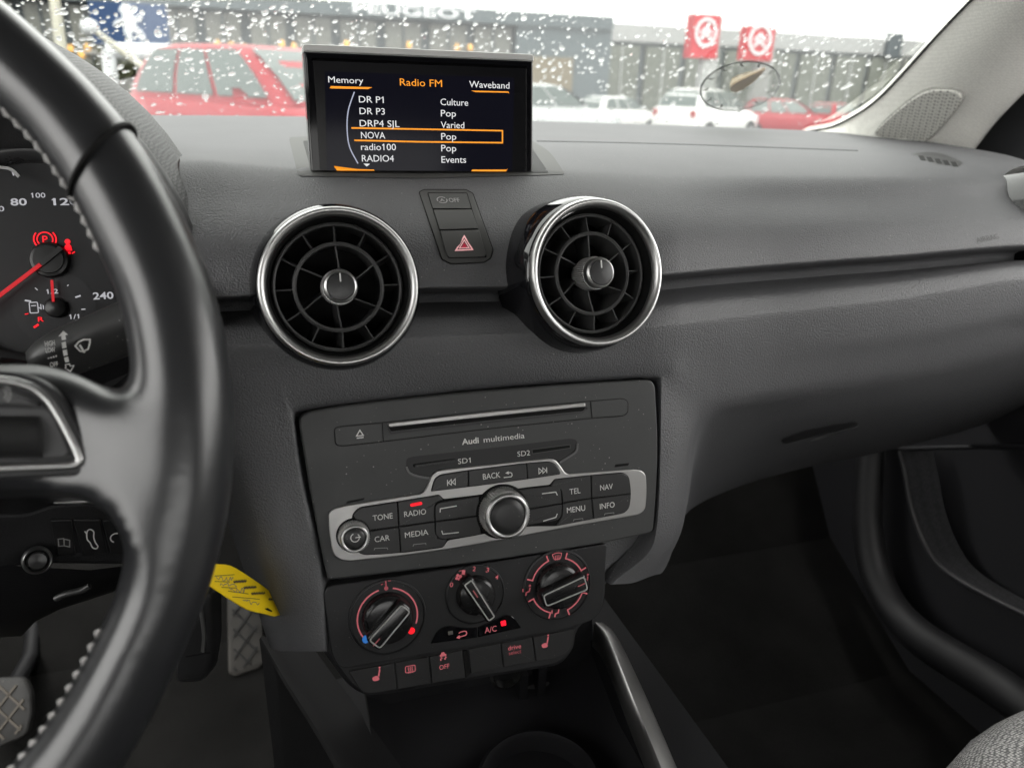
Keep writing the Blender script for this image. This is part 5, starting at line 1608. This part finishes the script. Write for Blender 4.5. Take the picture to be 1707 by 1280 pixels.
M1 = smoothline([onZ(x, y, -.385) for x, y in ((432, 1062), (470, 1130), (520, 1210), (572, 1300))], 5)
M0 = smoothline([onZ(x, y, -.389) for x, y in ((444, 1060), (490, 1130), (545, 1210), (604, 1300))], 5)
MB().grid([[q - Vector((0, 0, .3)) for q in M1], [q - Vector((0, 0, .002)) for q in M1], [a.lerp(b, .2) for a, b in zip(M1, M0)], [a.lerp(b, .8) for a, b in zip(M1, M0)], [q + Vector((.004, 0, -.006)) for q in M0], [q + Vector((.030, 0, -.012)) for q in M0], [q + Vector((.034, 0, -.08)) for q in M0]]).build('dark_strip', M('strip_dark', (.006, .006, .0065), .7, spec=.2), cc_, 50)
# tray ribs and cup holder
for x, y in ((868, 1160), (898, 1150)):
    q = onY(x, y, .40)
    MB().box((0, 0, 0), (.006, .012, .05)).xform(Matrix.Translation(q)).build('rib', CONS, cc_)
RTP = smoothline([onY(x, y, .402) for x, y in ((600, 1225), (700, 1198), (800, 1170), (905, 1136), (915, 1150), (918, 1185))], 4)
MB().grid([RTP, [q + Vector((0, -.004, -.004)) for q in RTP], [q + Vector((0, -.005, -.05)) for q in RTP]]).build('tray_mat', M('mat_rubber', (.020, .020, .020), .6), cc_, 40)
cu = onZ(900, 1300, -.412)
CUF = Frame(cu, (1, 0, 0), (0, 1, 0))
MB().lathe([(.043, -.06), (.041, -.004), (.0405, .0), (.038, .0012), (.036, -.002), (.036, -.06), (.0001, -.06)], CUF, n=48).build('cup_holder', CONS, cc_, 40)
sk = onY(845, 1123, .385)
MB().lathe([(.012, -.01), (.012, 0), (.010, .001), (.009, -.006)], tilt_frame(sk, 10), n=32).build('power_socket', M('socket_metal', (.5, .5, .48), .2, metal=1), cc_, 50)

# ================================================================== RIGHT FOOTWELL, DOOR, SEAT
dr = thing('door_panel', 'dark right door panel with a speaker pocket, beyond the passenger footwell', 'door panel', Vector((.83, .5, -.4)) + EYE)
DM = M('door_plastic', (.020, .020, .0225), .55, spec=.4, grain=(900, .25))
MB().grid([[E(x, y, z) for y in (-.8, -.3, .2, .5, .8, 1.12)] for x, z in ((.80, -.80), (.815, -.62), (.83, -.40), (.815, -.22), (.80, -.125), (.815, -.115), (.87, -.115))]).build('panel', DM, dr, 60)
DF2 = Frame(E(.795, .6, -.5), (0, -1, 0), (0, 0, 1))
if DF2.N.x > 0: DF2.N = -DF2.N
dp = [onX(x, y, .79) for x, y in ((1500, 752), (1509, 790), (1518, 840), (1534, 890), (1560, 935), (1600, 967), (1660, 1000), (1720, 1030), (1800, 1080))]
dp = smoothline(dp, 5)
MB().tube(dp, .003, 10).build('pocket_edge', M('pocket_rim', (.035, .034, .036), .4), dr, 60)
MB().grid([dp, [Vector((.80, q.y - .04, q.z + .02)) for q in dp]]).build('pocket_face', M('speaker_cloth', (.022, .022, .025), .8, weave=(260, (.008, .008, .009))), dr)
dpx = [onX(x, y, .79) for x, y in ((1500, 748), (1580, 746), (1660, 745), (1800, 745))]
MB().tube(smoothline(dpx, 4), .003, 8).build('armrest_edge', DM, dr, 60)
# dark corner of the door frame and mirror foot beyond the pillar
MB().grid([[onX(a, b, X) for a, b, X in r] for r in (
    [(1500, 300, .84), (1560, 280, .84), (1600, 215, .84), (1670, 130, .835), (1850, -60, .83)],
    [(1560, 320, .84), (1640, 310, .84), (1707, 300, .84), (1800, 300, .84), (1990, 280, .84)])]).build('mirror_corner', M('mirror_corner_black', (.016, .017, .020), .5), dr, None)
MB().grid([[onX(a, b, X) for a, b, X in r] for r in (
    [(1590, 268, .79), (1640, 274, .785), (1707, 283, .78), (1850, 300, .77)],
    [(1600, 276, .75), (1650, 287, .74), (1707, 300, .73), (1850, 330, .72)],
    [(1600, 300, .76), (1650, 310, .75), (1707, 330, .74), (1850, 360, .73)])]).build('door_top', M('door_top_grey', (.05, .05, .052), .5), dr, 40)
sl = thing('sill_trim', 'round black door seal curving along the edge of the passenger footwell', 'door seal', onX(1500, 1040, .74))
pth = smoothline([onX(x, y, X) for x, y, X in ((1462, 690, .80), (1452, 760, .79), (1446, 860, .775), (1456, 940, .765), (1484, 1008, .757), (1534, 1062, .75), (1600, 1105, .745), (1660, 1142, .74), (1720, 1185, .735), (1800, 1240, .73))], 8)
MB().tube(pth, [.017 + .006 * min(1, k / 40) for k in range(len(pth))], 16).build('seal', M('seal_black', (.010, .010, .011), .55, rvar=.06), sl, 60)
# floor-side carpet on the right
se = thing('passenger_seat', 'pale grey woven passenger seat cushion at the bottom right corner', 'seat', E(.55, 0, -.5))
ctr = E(.605, .035, -.465); rings = []
for j in range(25):
    ph = math.pi * (j / 24 - .5)
    ring = []
    for i in range(48):
        a = 2 * math.pi * i / 48
        def sg(v, e): return math.copysign(abs(v) ** e, v)
        cx_, sx_ = sg(math.cos(a), .5), sg(math.sin(a), .5)
        cp, sp2 = sg(math.cos(ph), .45), sg(math.sin(ph), .6)
        ring.append(ctr + Vector((.255 * cx_ * cp, .265 * sx_ * cp, .09 * sp2 + .012 * math.cos(a * 1))))
    rings.append(ring)
MB().loft(rings, True, True, True).build('cushion', SEAT, se, 60)
b_ = MB()
rings = []
for z, y, w_ in ((-.40, -.30, .24), (-.2, -.36, .25), (.0, -.42, .24), (.12, -.45, .20)):
    F_ = Frame(E(.585, y, z), (1, 0, 0), (0, 1, 0))
    rings.append([F_.p(a, b) for a, b in rrect(0, 0, w_ * 2, .12, .05)])
b_.loft(rings, True, True, True).build('backrest', SEAT, se, 60)

# ================================================================== CARS OUTSIDE
CGLASS = M('car_glass', (.08, .105, .098), .15, spec=.6)
TYRE = M('tyre', (.015, .015, .015), .8)
RIMM = M('wheel_rim', (.45, .45, .46), .35, metal=.8)
LAMP = M('head_lamp', (.7, .72, .74), .1, spec=.8)
def car(name, label, cat, paint, loc, yaw, sc=1.0, tall=1.0, group=None):
    Mx = Matrix.Translation(loc) @ Matrix.Rotation(rad(yaw), 4, 'Z') @ Matrix.Diagonal((sc, sc, sc * tall, 1))
    Mr = Matrix.Translation(loc) @ Matrix.Rotation(rad(yaw), 4, 'Z')
    r = thing(name, label, cat, group=group, M=Mr)
    def B(mb, nm, mat, p=None, sm=50): return mb.xform(Mx).build(nm, mat, p or r, sm)
    # lower body, nose at +x
    S = [(-1.98, .45, .78, .70), (-1.92, .30, .96, .80), (-1.6, .22, .98, .86), (-.8, .20, .97, .87), (.4, .20, .95, .87), (1.0, .21, .93, .86), (1.5, .22, .84, .84), (1.88, .26, .72, .76), (1.99, .36, .60, .62)]
    rings = []
    for x, z0, z1, w in S:
        h = z1 - z0
        half = [(w * .90, z0), (w * .99, z0 + .12 * h), (w * 1.0, z0 + .5 * h), (w * .985, z0 + .72 * h), (w * .94, z0 + .93 * h), (w * .88, z1)]
        rings.append([Vector((x, -a, b)) for a, b in half] + [Vector((x, a, b)) for a, b in half[::-1]])
    body = B(MB().loft(rings, True, True, True), 'body', paint)
    G = [(0, -1.84, 1.02, .80, .94), (.28, -1.76, .78, .755, 1.13), (.62, -1.62, .46, .68, 1.33), (.88, -1.46, .18, .62, 1.45), (1.0, -1.20, -.10, .54, 1.495)]
    def outl(x0, x1, w, z):
        return [Vector((p[0], p[1], z)) for p in rounded([(x0, -w * .94), (x1 - .05, -w), (x1, w), (x0, w * .94)] if 0 else [(x0, -w * .92), (x0 + .3, -w), (x1 - .35, -w * .98), (x1, -w * .72), (x1, w * .72), (x1 - .35, w * .98), (x0 + .3, w), (x0, w * .92)], .12, 3)]
    B(MB().loft([outl(a, b, w, z) for _, a, b, w, z in G], True, False, True), 'roof', paint, body)
    # windows just proud of the cabin
    def side(y, t):                       # front and rear limits at a height share t
        for (a, b, c, d, e), (a2, b2, c2, d2, e2) in zip(G, G[1:]):
            if a <= t <= a2:
                f = (t - a) / (a2 - a)
                return b + (b2 - b) * f, c + (c2 - c) * f, (d + (d2 - d) * f), e + (e2 - e) * f
    for sgn in (-1, 1):
        for f0, f1 in ((.10, .36), (.385, .62), (.645, .93)):
            rows_ = []
            for t in (.10, .4, .7, .86):
                x0, x1, w, z = side(0, t)
                rows_.append([Vector((x0 + (x1 - x0) * f, sgn * (w * (1.0 if f < .8 else .985) + .012), z)) for f in (f0, f1)])
            B(MB().grid(rows_), 'side_window', CGLASS, None, 60)
    for end in (0, 1):
        rows_ = []
        for t in (.08, .4, .7, .88):
            x0, x1, w, z = side(0, t)
            x = x1 + .014 if end else x0 - .014
            rows_.append([Vector((x, w * f, z)) for f in (-.84, .84)])
        B(MB().grid(rows_), 'windscreen' if end else 'rear_window', CGLASS, None, 60)
    for sgn in (-1, 1):
        B(MB().loft([[Vector((.62 + a * f, sgn * (.98 + b * f * 1.2), 1.03 + c * f)) for a, b, c in ((-.07, 0, -.05), (-.05, .06, -.07), (.06, .05, -.05), (.08, 0, 0), (.05, .05, .06), (-.06, .06, .06))] for f in (.5, 1.0, .9)], True, True, True), 'mirror', paint)
        B(MB().loft([[Vector((x, sgn * y, z)) for y, z in ((.55, .60 + dz), (.74, .64 + dz), (.76, .74 + dz), (.56, .72 + dz))] for x, dz in ((1.80, .05), (1.93, -.01))], True, True, True), 'headlight', LAMP)
        B(MB().box((-1.95, sgn * .66, .80), (.06, .18, .20)), 'tail_light', M('tail_red', (.35, .01, .01), .3) if 'tail_red' not in bpy.data.materials else bpy.data.materials['tail_red'])
        for x in (-1.28, 1.24):
            F_ = Frame((x, sgn * .80, .31), (1, 0, 0), (0, 0, 1))
            wh = B(MB().lathe([(.18, -.10), (.29, -.10), (.31, -.06), (.31, .06), (.29, .10), (.18, .10)], F_, n=24), 'wheel', TYRE)
            B(MB().lathe([(.19, -.098), (.15, -.07), (.0001, -.08)], F_, n=24).lathe([(.19, .098), (.15, .07), (.0001, .08)], F_, n=24), 'rim', RIMM, wh)
    B(MB().box((1.97, 0, .42), (.06, .9, .16)), 'grille', TYRE)
    return r
def gz(Y): return -.03 * max(0, min(Y, 60) - 9)
def at(px, Y, dz=0):
    q = onY(px, 150, Y)
    return Vector((q.x, Y, gz(Y) + dz))
RED = M('red_paint', (.33, .009, .019), .35, spec=.4)
SILV = M('silver_paint', (.50, .52, .52), .3, metal=.3, coat=.1)
WHT = M('white_paint', (.78, .78, .77), .3, coat=.3)
BLU = M('blue_paint', (.03, .09, .35), .3, coat=.3)
car('hatchback', 'nearest red hatchback beyond the wet glass, just left of the pop-up screen', 'car', RED, Vector((.25, 9.0, gz(9.0))), -53, 1.0, 1.0)
car('hatchback', 'silver-white car just right of the pop-up screen', 'car', SILV, at(905, 19), 12, 1.0, 1.02)
car('hatchback', 'small white hatchback in the row, left of the bigger white car', 'car', WHT, at(1034, 33), 20, 1.02, 1.0)
car('hatchback', 'larger white car behind the parking disc in the row of cars', 'car', WHT, at(1185, 25), 28, 1.12, 1.02)
car('hatchback', 'red car showing below the parking disc, behind the white car', 'car', RED, at(1320, 27), -30, 1.0, 1.0)
car('hatchback', 'red car half hidden by the pillar at the end of the row', 'car', RED, at(1400, 36), 24, 1.05, 1.0)
car('hatchback', 'small blue car left of the near red hatchback, by the instrument hood', 'car', BLU, at(168, 24), 10, 1.0, 1.0)

# ================================================================== BUILDINGS
SLATE = M('slate_cladding', (.10, .122, .132), .5, mottle=.15)
SLATE2 = M('dark_cladding', (.072, .088, .098), .5, mottle=.15)
PANEGL = M('showroom_glass', (.17, .172, .155), .15, spec=.5, mottle=.35)
TAN = M('tan_panel', (.20, .165, .11), .7, mottle=.15)
LGREY = M('light_grey_cladding', (.36, .365, .36), .55, mottle=.1)
OLIVE = M('olive_glass', (.12, .13, .105), .2, mottle=.5)
SIGNW = M('sign_white', (.80, .82, .84), .5)
def bp(px, py, Y): return onY(px, py, Y)
def slab(name, mat, parent, x0, x1, z0, z1, y0, y1):
    return MB().box(((x0 + x1) / 2, (y0 + y1) / 2, (z0 + z1) / 2), (x1 - x0, y1 - y0, z1 - z0)).build(name, mat, parent)
YB = 44.0
def bx(px, Y=YB): return (ray(px, 120) * (Y / ray(px, 120).y)).x
def bz(px, py, Y=YB): return onY(px, py, Y).z
b1_ = thing('showroom', 'dark slate car showroom with tall lit windows behind the parked cars', 'building', (bx(500), YB, gz(YB)))
zt = bz(700, 14); zg = gz(YB) - .3
zf = bz(700, 34)
xl, xr = bx(-260), bx(1012)
slab('wall', SLATE2, b1_, xl, xr, zg, zt, YB + .6, YB + 12)
slab('fascia', SLATE, b1_, xl, xr, zf, zt + .1, YB - .4, YB + .6)
slab('roof_edge', LGREY, b1_, xl, bx(520), zt + .1, zt + .75, YB - .5, YB + 1)
zw = bz(700, 108)
n = 15
edges = [bx(-250 + (860 + 250) * k / n) for k in range(n + 1)]
for k in range(n):
    f = slab('window', PANEGL, b1_, edges[k] + .25, edges[k + 1] - .25, zg + .4, zf - .15, YB + .30, YB + .62)
    slab('glazing_bar', SLATE2, f, (edges[k] + edges[k + 1]) / 2 - .05, (edges[k] + edges[k + 1]) / 2 + .05, zg + .4, zf - .15, YB + .2, YB + .3)
    slab('transom', LGREY, f, edges[k] + .25, edges[k + 1] - .25, zw - .1, zw + .1, YB + .18, YB + .29)
slab('cladding_panel', SLATE, b1_, bx(858), xr + .05, zg, bz(935, 30), YB - .2, YB + .5)
slab('entrance_panel', TAN, b1_, bx(876), bx(950), zg, bz(915, 96), YB - .45, YB - .2)
NF = Frame((bx(692), YB - .43, bz(692, 20)), (1, 0, 0), (0, 0, 1))
text_mb(NF, 'PEUGEOT', (0, 0), bx(792) - bx(594), (zt - zf) * .82, .05, .025).build('lettering', SIGNW, b1_, None)
# warm lamps inside the showroom
LAMPON = glow('warm_lamp', (1.0, .55, .16), 3.2)
first = None
for x, y in ((118, 82), (146, 80), (310, 80), (362, 74), (386, 77), (408, 80), (470, 74), (490, 78), (578, 74), (682, 76), (762, 80), (784, 80), (428, 90), (136, 92)):
    q = bp(x, y, YB - .6)
    if first is None:
        lt = thing('warm_lamp', 'warm glowing lamp behind the showroom windows', 'lamp', q, 'warm lamps in the showroom')
        F_ = Frame(q, (1, 0, 0), (0, 0, 1))
        MB().lathe([(.0001, .2), (.09, .17), (.15, .0), (.12, -.12), (.0001, -.16)], Frame(q, (1, 0, 0), (0, 1, 0)), n=20).build('bulb', LAMPON, lt, 60)
        MB().tube([q + Vector((0, .3, .5)), q + Vector((0, 0, .18))], .02, 6).build('cord', SLATE2, lt)
        first = lt
    else:
        c_ = copy_tree(first); c_.location = q
YB2 = 62.0
b2_ = thing('workshop_hall', 'long hall with a pale grey upper band and dark windows behind the red pylons', 'building', (bx(1250, YB2), YB2, gz(60)))
def b2z(px, py): return bz(px, py, YB2)
xa, xc = bx(1000, YB2), bx(1760, YB2)
zt2, zm2 = b2z(1250, 52), b2z(1250, 80)
slab('wall', SLATE2, b2_, xa, xc, -2, zm2, YB2 + .5, YB2 + 14)
slab('upper_band', LGREY, b2_, xa, xc, zm2, zt2, YB2, YB2 + 14)
k = 0; n2 = 13
for k in range(n2):
    x0 = xa + (xc - xa) * k / n2; x1 = xa + (xc - xa) * (k + 1) / n2
    f = slab('window', OLIVE if k < 8 else PANEGL, b2_, x0 + .3, x1 - .3, -1.6, zm2 - .3, YB2 + .1, YB2 + .52)
    slab('glazing_bar', LGREY, f, (x0 + x1) / 2 - .06, (x0 + x1) / 2 + .06, -1.6, zm2 - .3, YB2, YB2 + .1)
slab('roof_tower', SLATE2, b2_, bx(1466, YB2), bx(1488, YB2), zm2 - .2, b2z(1477, 62) + .3, YB2 - .5, YB2 - .05)
# ================================================================== SIGNS
YS = 30.0
bs_ = thing('totem_sign', 'dark blue showroom sign with a pale heraldic animal', 'sign', (bx(226, YS), YS, gz(YS)))
BLUE = M('sign_blue', (.018, .055, .15), .5)
slab('board', BLUE, bs_, bx(165, YS), bx(289, YS), bz(226, 76, YS), bz(226, 6, YS), YS, YS + .4)
for x in (180, 276):
    slab('post', SLATE2, bs_, bx(x, YS) - .08, bx(x, YS) + .08, gz(YS) - .1, bz(226, 76, YS), YS + .1, YS + .3)
LFm = Frame((bx(226, YS), YS - .01, bz(226, 40, YS)), (1, 0, 0), (0, 0, 1))
u = .017
lion = [(-8, 20), (-3, 25), (4, 24), (9, 19), (8, 14), (5, 11), (12, 9), (17, 13), (19, 10), (14, 3), (8, 2), (10, -4), (15, -9), (19, -17), (16, -22), (11, -21), (12, -15), (5, -10), (1, -13), (3, -20), (-1, -25), (-6, -24), (-4, -18), (-7, -11), (-6, -3), (-12, -1), (-17, -6), (-19, -2), (-14, 4), (-7, 6), (-6, 12), (-9, 15)]
LFm = LFm
MB().prism([(a * u * 1.45, b * u * 1.35) for a, b in lion], LFm, 0, .06, .0).build('emblem', SIGNW, bs_)
SIGNRED = M('sign_red', (.50, .022, .035), .45)
def pylon(px, y0, y1, w, Y, label):
    p = thing('pylon_sign', label, 'sign', (bx(px, Y), Y, gz(Y)), 'red pylon signs')
    xc_ = bx(px, Y); hw = (bx(px + w / 2, Y) - bx(px - w / 2, Y)) / 2
    slab('board', SIGNRED, p, xc_ - hw, xc_ + hw, bz(px, y1, Y), bz(px, y0, Y), Y, Y + .5)
    slab('mast', LGREY, p, xc_ + hw * .1, xc_ + hw * 1.25, gz(Y) - .2, bz(px, y0 + 4, Y), Y + .1, Y + .45)
    F_ = Frame((xc_ - hw * .05, Y - .02, bz(px, (y0 + y1) / 2 - 6, Y)), (1, 0, 0), (0, 0, 1))
    R_ = hw * .80
    MB().band(circle(0, 0, R_, 40, R_ * 1.1), circle(0, 0, R_ * .80, 40, R_ * .88), F_, 0, .04).build('emblem_ring', SIGNW, p)
    for dz in (-.28, .16):
        MB().stroke([(-R_ * .5, R_ * (dz - .22)), (0, R_ * (dz + .22)), (R_ * .5, R_ * (dz - .22))], R_ * .2, F_, 0, h=.04).build('chevron', SIGNW, p)
    return p
pylon(1170, 24, 97, 44, 26, 'taller red pylon sign with a white round emblem, left of its neighbour')
pylon(1260, 44, 101, 46, 29, 'shorter red pylon sign with a white round emblem above the parking disc')
# pole, leaning arm and white frame at the left
CREAM = M('cream_post', (.62, .60, .50), .5)
lp = thing('lamp_post', 'cream lamp post at the far left beyond the steering wheel', 'lamp post', at(100, 20))
MB().tube([bp(112, 150, 20), bp(88, -20, 20), bp(80, -70, 20)], [.13, .10, .08], 12).build('post', CREAM, lp, 60)
MB().box(bp(80, -72, 20), (.9, .3, .12)).build('head', SIGNW, lp)
fp_ = thing('flagpole', 'slanting cream pole below the blue sign', 'pole', bp(262, 130, 16))
MB().tube([bp(268, 134, 16), bp(150, 46, 16)], [.07, .05], 12).build('pole', CREAM, fp_, 60)
MB().lathe([(.0001, .14), (.12, .09), (.15, 0), (.12, -.09), (.0001, -.14)], Frame(bp(149, 45, 16), (1, 0, 0), (0, 1, 0)), n=20).build('finial', SIGNW, fp_, 60)
wf = thing('gate_frame', 'white rectangular frame standing behind the slanting pole', 'frame', at(235, 18))
MB().tube([bp(186, 165, 18), bp(182, 84, 18)], .13, 10).build('upright', SIGNW, wf)
MB().tube([bp(286, 165, 18), bp(284, 88, 18)], .13, 10).build('upright', SIGNW, wf)
MB().tube([bp(178, 84, 18), bp(290, 88, 18)], .15, 10).build('crossbar', SIGNW, wf)
# shrubs behind the frame
SHR = M('shrub_leaf', (.06, .065, .025), .7, mottle=.5)
rg = random.Random(3)
shb = thing('shrub', 'olive green shrub behind the white frame', 'shrub', at(235, 20))
mm = MB()
for k in range(1500):
    q = bp(235 + rg.gauss(0, 34), 140 + rg.gauss(0, 22), 20 + rg.uniform(-.7, .7))
    a = Vector((rg.gauss(0, 1), rg.gauss(0, 1), rg.gauss(0, 1))).normalized(); b = a.cross(Vector((.3, .5, .8))).normalized()
    s_ = rg.uniform(.05, .11)
    mm.add([q - a * s_, q + b * s_ * .5, q + a * s_, q - b * s_ * .5], [(0, 1, 2, 3)])
mm.build('leaves', SHR, shb, None)
st = MB()
for k in range(5): st.tube([at(235 + (k - 2) * 6, 20), bp(200 + 18 * k, 130, 20)], .03, 6)
st.build('stems', M('shrub_stem', (.05, .04, .03), .8), shb)
